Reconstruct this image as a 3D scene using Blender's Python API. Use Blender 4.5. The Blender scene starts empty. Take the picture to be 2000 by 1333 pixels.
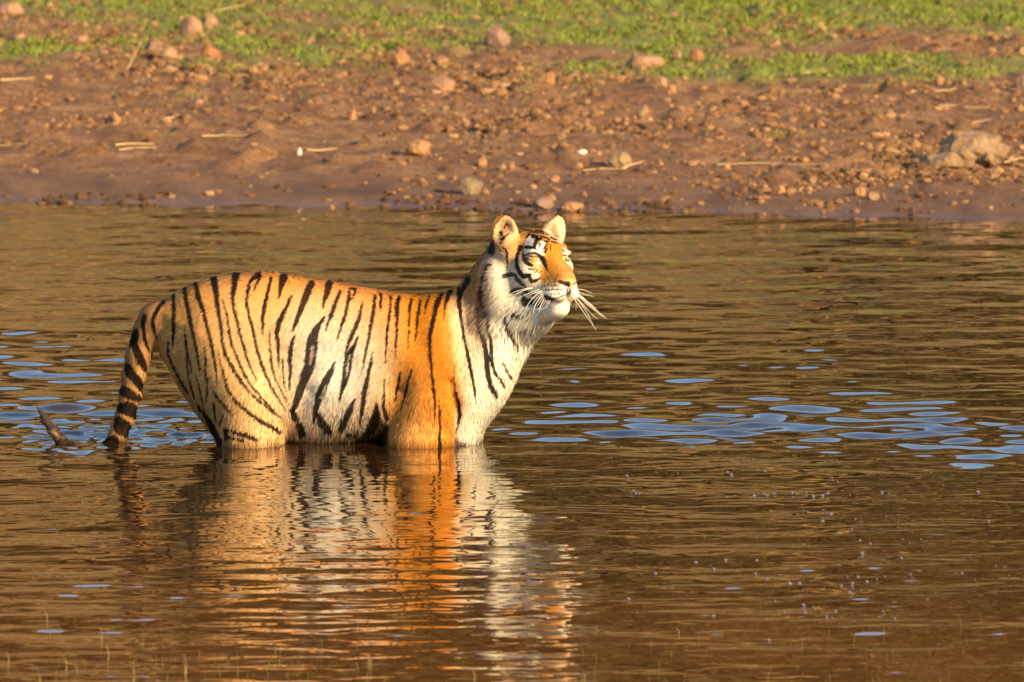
import bpy, bmesh, math, random
import numpy as np
from mathutils import Vector, Matrix

# ------------------------------------------------------------------ camera, world, sun
sc = bpy.context.scene
COL = sc.collection
R = math.radians
cam_d = bpy.data.cameras.new("camera"); cam = bpy.data.objects.new("camera", cam_d)
COL.objects.link(cam)
CY, CZ = -40.0, 3.83
FPX = 20090.0                                   # focal length in pixels of the 2000 px wide photo
TILT = math.atan(CZ/40.0) - math.atan(198.5/FPX)
cam.location = (0.0, CY, CZ)
cam.rotation_euler = (math.pi/2 - TILT, 0, 0)
cam_d.sensor_width = 36.0
cam_d.lens = 36.0*FPX/2000.0
cam_d.clip_start = 1.0; cam_d.clip_end = 2000.0
cam_d.dof.use_dof = True; cam_d.dof.focus_distance = 39.85; cam_d.dof.aperture_fstop = 8.0
sc.camera = cam

SUN_EL, SUN_AZ = 20.0, 47.0                      # azimuth from +X towards the camera (-Y)
sd = Vector((math.cos(R(SUN_EL))*math.cos(R(SUN_AZ)), -math.cos(R(SUN_EL))*math.sin(R(SUN_AZ)), math.sin(R(SUN_EL))))
w = bpy.data.worlds.new("World"); sc.world = w; w.use_nodes = True
nt = w.node_tree
bg = nt.nodes['Background']; sky = nt.nodes.new('ShaderNodeTexSky')
sky.sky_type = 'NISHITA'; sky.sun_disc = False
sky.sun_elevation = R(SUN_EL); sky.sun_rotation = math.atan2(sd.x, sd.y)
sky.air_density = 1.0; sky.dust_density = 0.25; sky.ozone_density = 1.5
nt.links.new(sky.outputs[0], bg.inputs[0]); bg.inputs[1].default_value = 0.115
sl = bpy.data.lights.new("sun", 'SUN'); sl.energy = 5.0; sl.angle = R(0.5); sl.color = (1.0, 0.71, 0.36)
so = bpy.data.objects.new("sun", sl); COL.objects.link(so)
so.rotation_euler = sd.to_track_quat('Z', 'Y').to_euler(); so.location = (20, -20, 15)
sc.view_settings.view_transform = 'Standard'; sc.view_settings.look = 'None'
sc.view_settings.exposure = 1.1; sc.view_settings.gamma = 1.0

# ------------------------------------------------------------------ numpy helpers
rng = np.random.default_rng(7); random.seed(7)
_T = np.random.default_rng(1).random((16, 256, 256)).astype(np.float32)
def vn(x, y, s=0):
    T = _T[s % 16]; xi = np.floor(x).astype(np.int64); yi = np.floor(y).astype(np.int64)
    fx = x-xi; fy = y-yi; fx = fx*fx*(3-2*fx); fy = fy*fy*(3-2*fy)
    a = T[xi & 255, yi & 255]; b = T[(xi+1) & 255, yi & 255]; c = T[xi & 255, (yi+1) & 255]; d = T[(xi+1) & 255, (yi+1) & 255]
    return (a*(1-fx)+b*fx)*(1-fy)+(c*(1-fx)+d*fx)*fy
def fbm(x, y, s=0, o=4):
    r = 0; a = 0.5; t = 0
    for i in range(o):
        r = r+a*vn(x*2**i+17.3*i, y*2**i+9.1*i, s+i); t += a; a *= 0.5
    return r/t                                    # 0..1
def sst(a, b, x):
    t = np.clip((x-a)/(b-a), 0, 1); return t*t*(3-2*t)

def mesh_obj(name, V, F, mat=None, parent=None, smooth=True, colors=None, attrs=None, link=True):
    """V (n,3); F (m,k) array of equal-size faces"""
    V = np.asarray(V, np.float32); F = np.asarray(F, np.int32); k = F.shape[1]
    me = bpy.data.meshes.new(name)
    me.vertices.add(len(V)); me.vertices.foreach_set('co', V.ravel())
    me.loops.add(F.size); me.loops.foreach_set('vertex_index', F.ravel())
    me.polygons.add(len(F)); me.polygons.foreach_set('loop_start', np.arange(0, F.size, k, dtype=np.int32))
    me.polygons.foreach_set('loop_total', np.full(len(F), k, np.int32))
    me.polygons.foreach_set('use_smooth', np.full(len(F), smooth, bool))
    me.update(calc_edges=True)
    if colors is not None:
        a = me.color_attributes.new('Col', 'FLOAT_COLOR', 'POINT')
        c = np.ones((len(V), 4), np.float32); c[:, :3] = colors; a.data.foreach_set('color', c.ravel())
    for n_, arr in (attrs or {}).items():
        a = me.attributes.new(n_, 'FLOAT', 'POINT'); a.data.foreach_set('value', np.asarray(arr, np.float32))
    if mat: me.materials.append(mat)
    o = bpy.data.objects.new(name, me)
    if link: COL.objects.link(o)
    if parent: o.parent = parent
    return o
def tag(o, label=None, cat=None, group=None, kind=None):
    if label: o['label'] = label
    if cat: o['category'] = cat
    if group: o['group'] = group
    if kind: o['kind'] = kind
    return o

# ------------------------------------------------------------------ materials
def new_mat(name):
    m = bpy.data.materials.new(name); m.use_nodes = True
    return m, m.node_tree, m.node_tree.nodes['Principled BSDF']
def N(nt_, t, **kw):
    n = nt_.nodes.new(t)
    for k_, v_ in kw.items():
        if k_ in n.inputs: n.inputs[k_].default_value = v_
        else: setattr(n, k_, v_)
    return n
def ramp(nt_, stops):
    n = nt_.nodes.new('ShaderNodeValToRGB'); e = n.color_ramp.elements
    while len(e) < len(stops): e.new(0.5)
    for i, (p, c) in enumerate(stops): e[i].position = p; e[i].color = (*c, 1)
    return n
def attr_mat(name, rough=0.6, spec=0.25, attr='Col', sheen=0.0):
    m, t, b = new_mat(name); a = N(t, 'ShaderNodeAttribute'); a.attribute_name = attr
    t.links.new(a.outputs['Color'], b.inputs['Base Color'])
    b.inputs['Roughness'].default_value = rough; b.inputs['Specular IOR Level'].default_value = spec
    return m

# ------------------------------------------------------------------ terrain profile
def shore_y(X):
    px = X/0.0026+1000                              # rough screen x at the far shore
    s = np.interp(px, [-3000, 0, 500, 850, 1200, 1600, 2000, 5000], [391, 393, 400, 410, 417, 427, 434, 450])
    ang = TILT+np.arctan((s-666.5)/FPX)
    Y = CY+CZ/np.tan(ang)
    return Y + 0.35*(vn(X*0.7+50, X*0+3.3, 3)-0.5) + 0.30*(vn(X*2.6+5, X*0+8.3, 4)-0.5)+0.12*(vn(X*9+5, X*0+2.3, 5)-0.5)
def base_h(X, Y):
    t = Y-shore_y(X)
    bank = 0.045*t+0.05*(1-np.exp(-np.maximum(t, 0)/0.5))*0.35
    far = np.where(t > 16, 0.045*16+ (t-16)*0.045 + 0.0, bank)
    tt = np.maximum(t-16, 0); rise = 0.235*(tt-12*(1-np.exp(-tt/12)))
    far = far+rise
    under = np.maximum(0.12*t, -0.5)
    # bed rises again towards the camera's own bank
    n = np.maximum(-13.0-Y, 0); under = under+0.09*n
    return np.where(t > 0, np.where(t > 16, far, bank), under)
def pix2ground(x, y, z0=None):
    """photo pixel -> world point on the terrain (or on the plane z0)"""
    a = (x-1000)/FPX; b = -(y-666.5)/FPX
    ct, st = math.cos(TILT), math.sin(TILT)
    d = np.array([a, ct+b*st, -st+b*ct])
    if z0 is not None:
        s = (z0-CZ)/d[2]; return np.array([0, CY, CZ])+d*s
    s = 20.0
    for s in np.arange(30, 140, 0.05):
        p = np.array([0, CY, CZ])+d*s
        if p[2] <= base_h(np.array(p[0]), np.array(p[1])): break
    return p
def world2pix(X, Y, Z):
    ct, st = math.cos(TILT), math.sin(TILT)
    dy = Y-CY; dz = Z-CZ
    f = dy*ct-dz*st; u = dy*st+dz*ct
    return 1000+FPX*X/f, 666.5-FPX*u/f

def green_mask(px, py):
    """how grassy the bank is, laid out on the ground from where the photo shows turf"""
    g = sst(230, 20, py)*0.62
    def b(x, y, sx, sy, a): return a*np.exp(-((px-x)/sx)**2-((py-y)/sy)**2)
    g = g+b(1450, 20, 480, 45, .9)+b(1650, 135, 420, 22, .85)+b(1330, 150, 90, 16, .5)+b(40, 95, 90, 22, .6)+b(340, 50, 60, 16, .5)
    g = g+b(480, 92, 60, 14, .4)+b(1250, 75, 130, 30, .5)+b(620, 100, 120, 25, .3)+b(1520, 262, 70, 10, .55)+b(310, 258, 70, 12, .35)+b(300, 3, 500, 14, .7)
    g = g+b(1950, 40, 90, 16, .5)+b(480, 130, 200, 18, .25)+b(1080, 110, 160, 25, .2)
    g = g-b(1800, 75, 150, 22, .55)-b(1150, 105, 110, 14, .5)-b(1850, 100, 220, 10, .3)-b(380, 95, 60, 20, .4)
    return g
nx1 = np.concatenate([-np.geomspace(160, 5.2, 46), np.arange(-5, 5.001, 0.04), np.geomspace(5.2, 160, 46)])
ny1 = np.concatenate([np.arange(-60, 8, 1.5), np.arange(8, 32, 0.07), np.arange(32.3, 60, 0.4), np.arange(61, 230, 2.2)])
GX, GY = np.meshgrid(nx1, ny1, indexing='ij')
GZ = base_h(GX, GY)
tpos = GY-shore_y(GX)
lift = sst(0.0, 2.5, tpos)
fine = (np.abs(GX) < 6) & (GY < 34)
rough_ = (fbm(GX*2.2, GY*1.6, 2, 4)-0.5)*0.06+(fbm(GX*11, GY*7, 5, 3)-0.5)*0.06
rough_ += np.maximum(fbm(GX*6.5, GY*4.0, 6, 3)-0.58, 0)*0.20
far_r = (fbm(GX*0.25, GY*0.25, 8, 4)-0.5)*3.0*sst(32, 60, GY)
GZ = GZ+np.where(fine, rough_, 0)*lift*np.clip(1.2-GY/45, .4, 1)+np.where(tpos > -1, 0.012*(fbm(GX*3, GY*3, 9, 3)-0.5), 0)+far_r
PX, PY = world2pix(GX, GY, GZ)
gm = green_mask(PX, PY)+(1.3*(fbm(GX*1.1, GY*0.55, 11, 4)-0.54)+0.9*(fbm(GX*5, GY*2.2, 12, 3)-0.52))*sst(300, 140, PY)
gm = np.where(GY > 30, 0.75, gm)
gmask = sst(0.10, 1.0, gm)
wet = sst(2.2, 0.2, tpos)
wetgloss = sst(0.26, 0.03, tpos+0.30*(fbm(GX*3, GY*1.3, 12, 3)-0.5))
nX, nY = len(nx1), len(ny1)
idx = np.arange(nX*nY).reshape(nX, nY)
Fg = np.stack([idx[:-1, :-1], idx[1:, :-1], idx[1:, 1:], idx[:-1, 1:]], -1).reshape(-1, 4)

m, t, b = new_mat('ground')
geo = N(t, 'ShaderNodeNewGeometry')
def nz(scale, detail=6, rough=0.6, vec=None, stretch=None):
    n = N(t, 'ShaderNodeTexNoise'); n.inputs['Scale'].default_value = scale; n.inputs['Detail'].default_value = detail
    n.inputs['Roughness'].default_value = rough
    if stretch:
        mp = N(t, 'ShaderNodeMapping'); mp.inputs['Scale'].default_value = stretch
        t.links.new(geo.outputs['Position'], mp.inputs['Vector']); t.links.new(mp.outputs[0], n.inputs['Vector'])
    else: t.links.new(geo.outputs['Position'], n.inputs['Vector'])
    return n
def mixc(fac, a, b_):
    mx = N(t, 'ShaderNodeMix'); mx.data_type = 'RGBA'
    for s_, v_ in ((0, fac), (6, a), (7, b_)):
        if hasattr(v_, 'links') or hasattr(v_, 'is_linked'): t.links.new(v_, mx.inputs[s_])
        else: mx.inputs[s_].default_value = v_
    return mx.outputs[2]
n1 = nz(3.5, 8, .65); r1 = ramp(t, [(0.30, (0.12, 0.055, 0.022)), (0.5, (0.26, 0.128, 0.053)), (0.70, (0.44, 0.25, 0.11))]); t.links.new(n1.outputs[0], r1.inputs[0])
n2 = nz(38, 4, .7); r2 = ramp(t, [(0.35, (0.42, 0.38, 0.36)), (0.62, (1.35, 1.3, 1.2))]); t.links.new(n2.outputs[0], r2.inputs[0])
mul = N(t, 'ShaderNodeMix'); mul.data_type = 'RGBA'; mul.blend_type = 'MULTIPLY'; mul.inputs[0].default_value = 0.85
t.links.new(r1.outputs[0], mul.inputs[6]); t.links.new(r2.outputs[0], mul.inputs[7])
n3 = nz(6, 6, .7); r3 = ramp(t, [(0.3, (0.13, 0.105, 0.03)), (0.5, (0.20, 0.185, 0.038)), (0.68, (0.25, 0.36, 0.03))]); t.links.new(n3.outputs[0], r3.inputs[0])
ag = N(t, 'ShaderNodeAttribute'); ag.attribute_name = 'green'
aw = N(t, 'ShaderNodeAttribute'); aw.attribute_name = 'wet'
agl = N(t, 'ShaderNodeAttribute'); agl.attribute_name = 'gloss'
afr = N(t, 'ShaderNodeAttribute'); afr.attribute_name = 'far'
c1 = mixc(ag.outputs['Fac'], mul.outputs[2], r3.outputs[0])
nw = nz(5, 6, .6, stretch=(1, .35, 1)); rw = ramp(t, [(0.3, (0.085, 0.04, 0.02)), (0.7, (0.24, 0.125, 0.062))]); t.links.new(nw.outputs[0], rw.inputs[0])
c2 = mixc(aw.outputs['Fac'], c1, rw.outputs[0])
# far slope: dry golden grass with dark scrub patches
nf = nz(0.6, 8, .74); rf = ramp(t, [(0.41, (0.022, 0.014, 0.004)), (0.50, (0.19, 0.108, 0.030)), (0.63, (0.54, 0.325, 0.10))]); t.links.new(nf.outputs[0], rf.inputs[0])
c3 = mixc(afr.outputs['Fac'], c2, rf.outputs[0])
t.links.new(c3, b.inputs['Base Color'])
mr = N(t, 'ShaderNodeMapRange'); mr.inputs['To Min'].default_value = 0.9; mr.inputs['To Max'].default_value = 0.22
t.links.new(agl.outputs['Fac'], mr.inputs['Value']); t.links.new(mr.outputs[0], b.inputs['Roughness'])
b.inputs['Specular IOR Level'].default_value = 0.35
bp = N(t, 'ShaderNodeBump'); bp.inputs['Distance'].default_value = 0.05; bp.inputs['Strength'].default_value = 0.8
nb = nz(22, 6, .75); t.links.new(nb.outputs[0], bp.inputs['Height']); t.links.new(bp.outputs[0], b.inputs['Normal'])
ground_mat = m
tag(mesh_obj('ground', np.stack([GX, GY, GZ], -1).reshape(-1, 3), Fg, m, attrs={'green': gmask.ravel(), 'wet': wet.ravel(), 'gloss': wetgloss.ravel(), 'far': sst(31, 40, GY).ravel()}), kind='structure')

# height lookup on the built terrain
def ground_z(X, Y):
    i = np.clip(np.searchsorted(nx1, X)-1, 0, nX-2); j = np.clip(np.searchsorted(ny1, Y)-1, 0, nY-2)
    fx = (X-nx1[i])/(nx1[i+1]-nx1[i]); fy = (Y-ny1[j])/(ny1[j+1]-ny1[j])
    return (GZ[i, j]*(1-fx)+GZ[i+1, j]*fx)*(1-fy)+(GZ[i, j+1]*(1-fx)+GZ[i+1, j+1]*fx)*fy

# ------------------------------------------------------------------ water
wx = np.concatenate([-np.geomspace(90, 3.9, 60), np.arange(-3.8, 3.801, 0.013), np.geomspace(3.9, 90, 60)])
wy = np.concatenate([-np.geomspace(40, 9.4, 60), np.arange(-9.3, 13.4, 0.021), np.geomspace(13.5, 40, 12)])
WX, WY = np.meshgrid(wx, wy, indexing='ij')
WX = WX.astype(np.float32); WY = WY.astype(np.float32)
def screen_y_of(Y): return 666.5+FPX*np.tan(np.arctan(CZ/(Y-CY))-TILT)
SY = screen_y_of(WY); SX = 1000+FPX*WX/(WY-CY)
def waves(n, l0, l1, slope, spread, seed, head=0.0):
    r = np.random.default_rng(seed); h = np.zeros_like(WX)
    for i in range(n):
        lam = l0*(l1/l0)**r.random(); k = 2*math.pi/lam
        th = head+r.normal()*spread; kx, ky = k*math.sin(th), k*math.cos(th)
        a = slope/k*math.sqrt(2.0/n)
        h += a*np.cos(kx*WX+ky*WY+r.random()*6.28).astype(np.float32)
    return h
D1 = math.pi/180
core = sst(8.0, 3.8, np.abs(WX))*sst(-16, -9.2, WY)
amb = waves(70, 0.11, 1.0, 1.15*D1, 0.95, 3)+waves(36, 0.085, 0.16, 0.6*D1, 1.1, 13)
amb2 = waves(34, 0.16, 0.40, 0.85*D1, 0.16, 4)            # long parallel crests in the near water
steep = waves(54, 0.14, 0.46, 4.5*D1, 0.7, 5)
longc = waves(16, 0.24, 0.36, 4.7*D1, 0.10, 15)
chop = waves(50, 0.07, 0.3, 12.0*D1, 0.9, 6)
mod = 0.55+0.9*fbm(WX*0.9, WY*0.35, 3, 3)
near = sst(900, 1120, SY)
def gb(x, y, sx, sy): return np.exp(-((SX-x)/sx)**2-((SY-y)/sy)**2)
band = 1.25*gb(1500, 838, 660, 30)+0.6*gb(1750, 815, 420, 66)+0.40*gb(1250, 760, 320, 70)+0.7*gb(1900, 900, 260, 34)
band += 1.35*gb(120, 808, 420, 26)+0.95*gb(60, 710, 260, 60)+0.35*gb(800, 525, 160, 40)+0.3*gb(280, 500, 150, 40)
band += 0.35*gb(1400, 690, 600, 60)
band = np.minimum(band, 1.25)*(0.6+0.75*fbm(WX*1.3+9, WY*0.6, 7, 3))
ch = 1.0*gb(250, 850, 200, 27)+0.35*gb(600, 862, 90, 12)+0.4*gb(90, 872, 90, 25)
calm = 1-0.2*gb(650, 940, 330, 60)
micro = waves(36, 0.06, 0.13, 1.0*D1, 0.6, 23)
H = core*(micro*sst(820, 960, SY)+longc*(0.9*gb(170, 812, 300, 20)+0.85*gb(1500, 836, 520, 15))*(.5+.9*fbm(WX*.8, WY*.5, 2, 2))+amb*mod*(0.86+0.14*sst(1050, 520, SY))*calm+amb2*near*0.85*mod+steep*band*(1-np.minimum(ch, 1)*.6)+chop*np.minimum(ch, 1.0))
# rings spreading from where the legs and tail go in
for (rx, ry, lam, am, dec) in ((-1.02, -.14, .11, 1.6, .7), (-.36, -.16, .10, 1.3, .9), (-1.55, -.08, .09, 1.5, .5), (-1.76, -.1, .07, 1.3, .4)):
    rr = np.sqrt((WX-rx)**2+(WY-ry)**2)
    H += (am*D1*lam/6.28*np.cos(rr*6.28/lam)*np.exp(-rr/dec)).astype(np.float32)*core
iw = np.arange(len(wx)*len(wy)).reshape(len(wx), len(wy))
Fw = np.stack([iw[:-1, :-1], iw[1:, :-1], iw[1:, 1:], iw[:-1, 1:]], -1).reshape(-1, 4)
m, t, b = new_mat('water')
geo = N(t, 'ShaderNodeNewGeometry')
nw_ = nz(0.6, 4, .6); rw_ = ramp(t, [(0.35, (0.016, 0.008, 0.003)), (0.65, (0.035, 0.017, 0.006))]); t.links.new(nw_.outputs[0], rw_.inputs[0])
rs_ = ramp(t, [(0.35, (0.07, 0.020, 0.005)), (0.65, (0.125, 0.043, 0.012))]); t.links.new(nw_.outputs[0], rs_.inputs[0])
sx_ = N(t, 'ShaderNodeSeparateXYZ'); t.links.new(geo.outputs['Position'], sx_.inputs[0])          # silt stirred up over the shallow near bed
mr_ = N(t, 'ShaderNodeMapRange'); mr_.inputs['From Min'].default_value = -1.5; mr_.inputs['From Max'].default_value = -7.5; t.links.new(sx_.outputs['Y'], mr_.inputs['Value'])
t.links.new(mixc(mr_.outputs[0], rw_.outputs[0], rs_.outputs[0]), b.inputs['Base Color'])
b.inputs['Roughness'].default_value = 0.02; b.inputs['IOR'].default_value = 1.42; b.inputs['Specular IOR Level'].default_value = 0.5
tag(mesh_obj('water', np.stack([WX, WY, H], -1).reshape(-1, 3), Fw, m), kind='structure')

# ------------------------------------------------------------------ the tiger, modelled in photo pixels (500 px = 1 m)
# x along the body, v height above the water, d depth away from the camera
K = 0.0872
def to_world(x, v, d):
    return np.stack([(x-1000)/500.0, d/500.0, v/500.0/0.9954], -1)
HO = np.array([1037.0, 366.0, -42.0]); CT, ST = 0.643, 0.766
def hd(f, l, u):                                     # head frame -> body frame
    return np.stack([HO[0]+CT*f-ST*l, HO[1]+u+0*f, HO[2]-ST*f-CT*l], -1)
def hinv(x, v, d):
    a = x-HO[0]; c = d-HO[2]
    return CT*a-ST*c, -ST*a-CT*c, v-HO[1]

H_ = 2.4
xs = np.arange(56, 1150, H_, dtype=np.float32); vs = np.arange(-252, 452, H_, dtype=np.float32); ds = np.arange(-158, 132, H_, dtype=np.float32)
FLD = np.full((len(xs), len(vs), len(ds)), 40.0, np.float32)
def smin(a, b_, k):
    h = np.clip(0.5+0.5*(b_-a)/k, 0, 1); return b_+(a-b_)*h-k*h*(1-h)
def box(lo, hi, pad=34):
    i0 = max(int((lo[0]-pad-xs[0])/H_), 0); i1 = min(int((hi[0]+pad-xs[0])/H_)+2, len(xs))
    j0 = max(int((lo[1]-pad-vs[0])/H_), 0); j1 = min(int((hi[1]+pad-vs[0])/H_)+2, len(vs))
    k0 = max(int((lo[2]-pad-ds[0])/H_), 0); k1 = min(int((hi[2]+pad-ds[0])/H_)+2, len(ds))
    return (slice(i0, i1), slice(j0, j1), slice(k0, k1))
def grid(s): return xs[s[0]][:, None, None], vs[s[1]][None, :, None], ds[s[2]][None, None, :]
def cone(A, B, ra, rb, k=18):                        # round cone between two points
    A = np.array(A, np.float32); B = np.array(B, np.float32)
    s = box(np.minimum(A-ra, B-rb), np.maximum(A+ra, B+rb)); x, v, d = grid(s)
    AB = B-A; L = float(AB@AB)
    tt = np.clip(((x-A[0])*AB[0]+(v-A[1])*AB[1]+(d-A[2])*AB[2])/L, 0, 1)
    q = np.sqrt((x-A[0]-tt*AB[0])**2+(v-A[1]-tt*AB[1])**2+(d-A[2]-tt*AB[2])**2)-(ra+(rb-ra)*tt)
    FLD[s] = smin(FLD[s], q, k)
def ell(C, Rr, k=18, head=False, sub=False, basis=None):
    """ellipsoid; head=True: centre and radii in the head frame (f,l,u)"""
    Cw = hd(*[np.array(float(q)) for q in C]) if head else np.array(C, float)
    m_ = max(Rr); s = box(Cw-m_, Cw+m_); x, v, d = grid(s)
    if basis is not None:
        px_, pv, pd = x-Cw[0], v-Cw[1], d-Cw[2]
        a, b_, c = [px_*q[0]+pv*q[1]+pd*q[2] for q in basis]
    elif head:
        f, l, u = hinv(x, v, d); a, b_, c = f-C[0], l-C[1], u-C[2]
    else: a, b_, c = x-Cw[0], v-Cw[1], d-Cw[2]
    q = np.sqrt((a/Rr[0])**2+(b_/Rr[1])**2+(c/Rr[2])**2); g = np.sqrt((a/Rr[0]**2)**2+(b_/Rr[1]**2)**2+(c/Rr[2]**2)**2)+1e-6
    q = q*(q-1)/g
    FLD[s] = -smin(-FLD[s], q, k) if sub else smin(FLD[s], q, k)
def hcone(A, B, ra, rb, k=14): cone(hd(*[np.array(float(q)) for q in A]), hd(*[np.array(float(q)) for q in B]), ra, rb, k)

OUT = [(312,600),(330,585),(350,570),(380,555),(420,543),(460,535.5),(500,532),(540,535),(580,542),(640,551),(700,562),(760,573),(820,579),(860,575),(885,567),(905,553),
 (920,533),(935,513),(948,492),(965,472),(1000,465),(1035,500),(1052,560),(1055,615),(1045,650),(1032,680),(1018,715),(1002,755),(986,785),(966,812),(948,835),(938,855),(932,880),
 (900,892),(760,875),(740,864),(700,862),(640,864),(600,863),(562,858),(550,870),(520,884),(450,884),(430,866),(408,838),(380,800),(350,755),(330,715),(313,690),(305,650)]
P = np.array([(x, 865.0-y) for x, y in OUT])
def poly_sd(X, Y, P):
    """signed distance, positive inside"""
    best = np.full(X.shape, 1e9); ins = np.zeros(X.shape, bool)
    for i in range(len(P)):
        a, b_ = P[i], P[(i+1) % len(P)]; e = b_-a
        t_ = np.clip(((X-a[0])*e[0]+(Y-a[1])*e[1])/(e@e), 0, 1)
        best = np.minimum(best, (X-a[0]-t_*e[0])**2+(Y-a[1]-t_*e[1])**2)
        if a[1] != b_[1]:
            c = ((a[1] > Y) != (b_[1] > Y)) & (X < (b_[0]-a[0])*(Y-a[1])/(b_[1]-a[1])+a[0]); ins ^= c
    return np.where(ins, 1, -1)*np.sqrt(best)
X2, V2 = np.meshgrid(xs, vs, indexing='ij')
E2 = poly_sd(X2, V2, P)
def g2(x, y, sx, sy): return np.exp(-((X2-x)/sx)**2-((865-V2-y)/sy)**2)
def crease(pts, w_):
    best = np.full(X2.shape, 1e9)
    for a, b_ in zip(pts[:-1], pts[1:]):
        a = np.array((a[0], 865-a[1]), float); b_ = np.array((b_[0], 865-b_[1]), float); e = b_-a
        t_ = np.clip(((X2-a[0])*e[0]+(V2-a[1])*e[1])/(e@e), 0, 1)
        best = np.minimum(best, (X2-a[0]-t_*e[0])**2+(V2-a[1]-t_*e[1])**2)
    return np.exp(-best/w_**2)
W2 = 88+10*g2(700, 720, 130, 110)+16*g2(440, 740, 80, 110)+13*g2(835, 730, 60, 120)-5*g2(585, 720, 55, 110)-22*sst(400, 310, X2)
W2 = W2-24*sst(925, 1030, X2)*sst(740, 560, 865-V2)-10*sst(960, 1020, X2)
W2 = W2-22*g2(922, 600, 34, 90)+9*g2(850, 610, 24, 50)+7*g2(452, 600, 60, 40)+8*g2(905, 770, 35, 90)
W2 = W2-5*crease([(812, 670), (795, 710), (780, 750)], 26)-12*crease([(785, 760), (772, 800), (758, 860)], 22)-9*crease([(880, 740), (893, 800), (888, 880)], 11)-7*crease([(605, 760), (585, 800), (560, 860)], 18)
W2 = W2-6*crease([(880, 580), (905, 680), (900, 740)], 16)+4*crease([(760, 620), (800, 690)], 30)-7*crease([(425, 800), (440, 850)], 14)
W2 = W2+2.5*np.sin(X2/16.0+0.02*(V2-150))*g2(690, 700, 70, 70)*0.6
W2 = W2+5*(fbm(X2/42, V2/60, 4, 3)-0.5)*g2(650, 720, 400, 150)
W2 = np.maximum(W2, 30)
R2 = 116-42*sst(900, 990, X2)-40*sst(380, 310, X2)
e_ = np.clip(E2/R2, -3, 1)
cz = -14*sst(930, 1040, X2)*sst(760, 560, 865-V2)
FB = (np.sqrt(((ds[None, None, :]-cz[:, :, None])/W2[:, :, None])**2+((1-e_)**2)[:, :, None])-1)*np.minimum(R2, W2)[:, :, None]*0.85
FLD[:] = np.minimum(FB.astype(np.float32), 60)
# legs (they carry on under the water to the bed)
cone((830, 80, -50), (818, -5, -58), 44, 56, 30); cone((818, -5, -62), (812, -90, -60), 56, 34, 22)
cone((812, -90, -60), (818, -205, -60), 34, 26); ell((832, -222, -60), (38, 22, 30))
cone((905, 90, 46), (893, -10, 52), 48, 44, 22); cone((893, -10, 52), (896, -205, 56), 42, 26); ell((908, -222, 56), (38, 22, 30))
cone((478, 90, -52), (490, 0, -56), 62, 57, 26); cone((490, 0, -56), (452, -90, -56), 52, 34, 22); cone((452, -90, -56), (470, -205, -56), 32, 24); ell((488, -222, -56), (38, 22, 30))
cone((520, 90, 50), (545, 0, 54), 58, 44, 26); cone((545, 0, 54), (510, -90, 56), 42, 32, 22); cone((510, -90, 56), (530, -205, 56), 32, 24); ell((548, -222, 56), (38, 22, 30))
# tail
TAIL = [(330, 240, 0, 30), (305, 240, 0, 27), (287, 214, 0, 25), (271, 172, -2, 22.5), (262, 132, -4, 20.5), (255, 92, -7, 19), (245, 52, -10, 17.5), (232, 18, -14, 15.5), (214, -8, -20, 13), (194, -22, -26, 11.5), (167, -11, -30, 10),
        (142, -7, -32, 9.5), (121, 6, -32, 8.5), (105, 27, -32, 8), (92, 47, -32, 6.5), (78, 68, -32, 2.5)]
for p, q in zip(TAIL[:-1], TAIL[1:]): cone(p[:3], q[:3], p[3], q[3], 9 if p[0] < 300 else 22)
# neck to skull, skull, cheeks, ruff
cone((945, 240, 8), hd(np.array(-35.), np.array(-4.), np.array(-20.)), 66, 50, 24)
ell((-4, 0, -4), (66, 60, 58), 20, True)
ell((8, 0, -38), (60, 66, 52), 20, True)
for s_ in (1, -1):
    ell((-18, s_*60, -50), (27, 36, 60), 14, True)
    ell((-12, s_*34, -100), (34, 26, 40), 22, True)
    ell((36, s_*40, -22), (30, 26, 26), 16, True)             # cheek bone
    ell((46, s_*29, 18), (19, 18, 12), 12, True)              # brow
    ell((87, s_*19, -68), (26, 19, 17), 12, True)             # whisker pad
ell((-8, 0, -110), (50, 40, 40), 24, True)                    # throat
hcone((38, 0, 14), (98, 0, -34), 31, 19, 16)                  # bridge of the nose
hcone((50, 0, -40), (98, 0, -50), 40, 23, 16)
ell((103, 0, -44), (15, 17, 12), 6, True)                     # nose
hcone((10, 0, -92), (68, 0, -97), 44, 22, 20)                 # lower jaw
ell((79, 0, -97), (22, 18, 13), 18, True)                     # chin
for s_ in (1, -1):
    ell((63, s_*45, -1), (13, 13, 9), 8, True, sub=True)      # eye sockets
    ell((46, s_*38, -1), (14, 12, 12), 5, True)
    ell((56, s_*37, 9.2), (12, 15, 5.5), 3, True)              # upper lid ledge
    ell((54, s_*39, -10.5), (10, 14, 4.5), 4, True)             # lower lid
    ell((117, s_*9, -49), (6, 5.5, 4.5), 3, True, sub=True)   # nostrils
    [ell((98-8*q_, s_*(27+3*q_), -79-3.0*q_), (8, 8, 3), 4, True, sub=True) for q_ in range(8)]   # mouth line
ell((112, 0, -66), (12, 2.5, 14), 5, True, sub=True)
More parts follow.
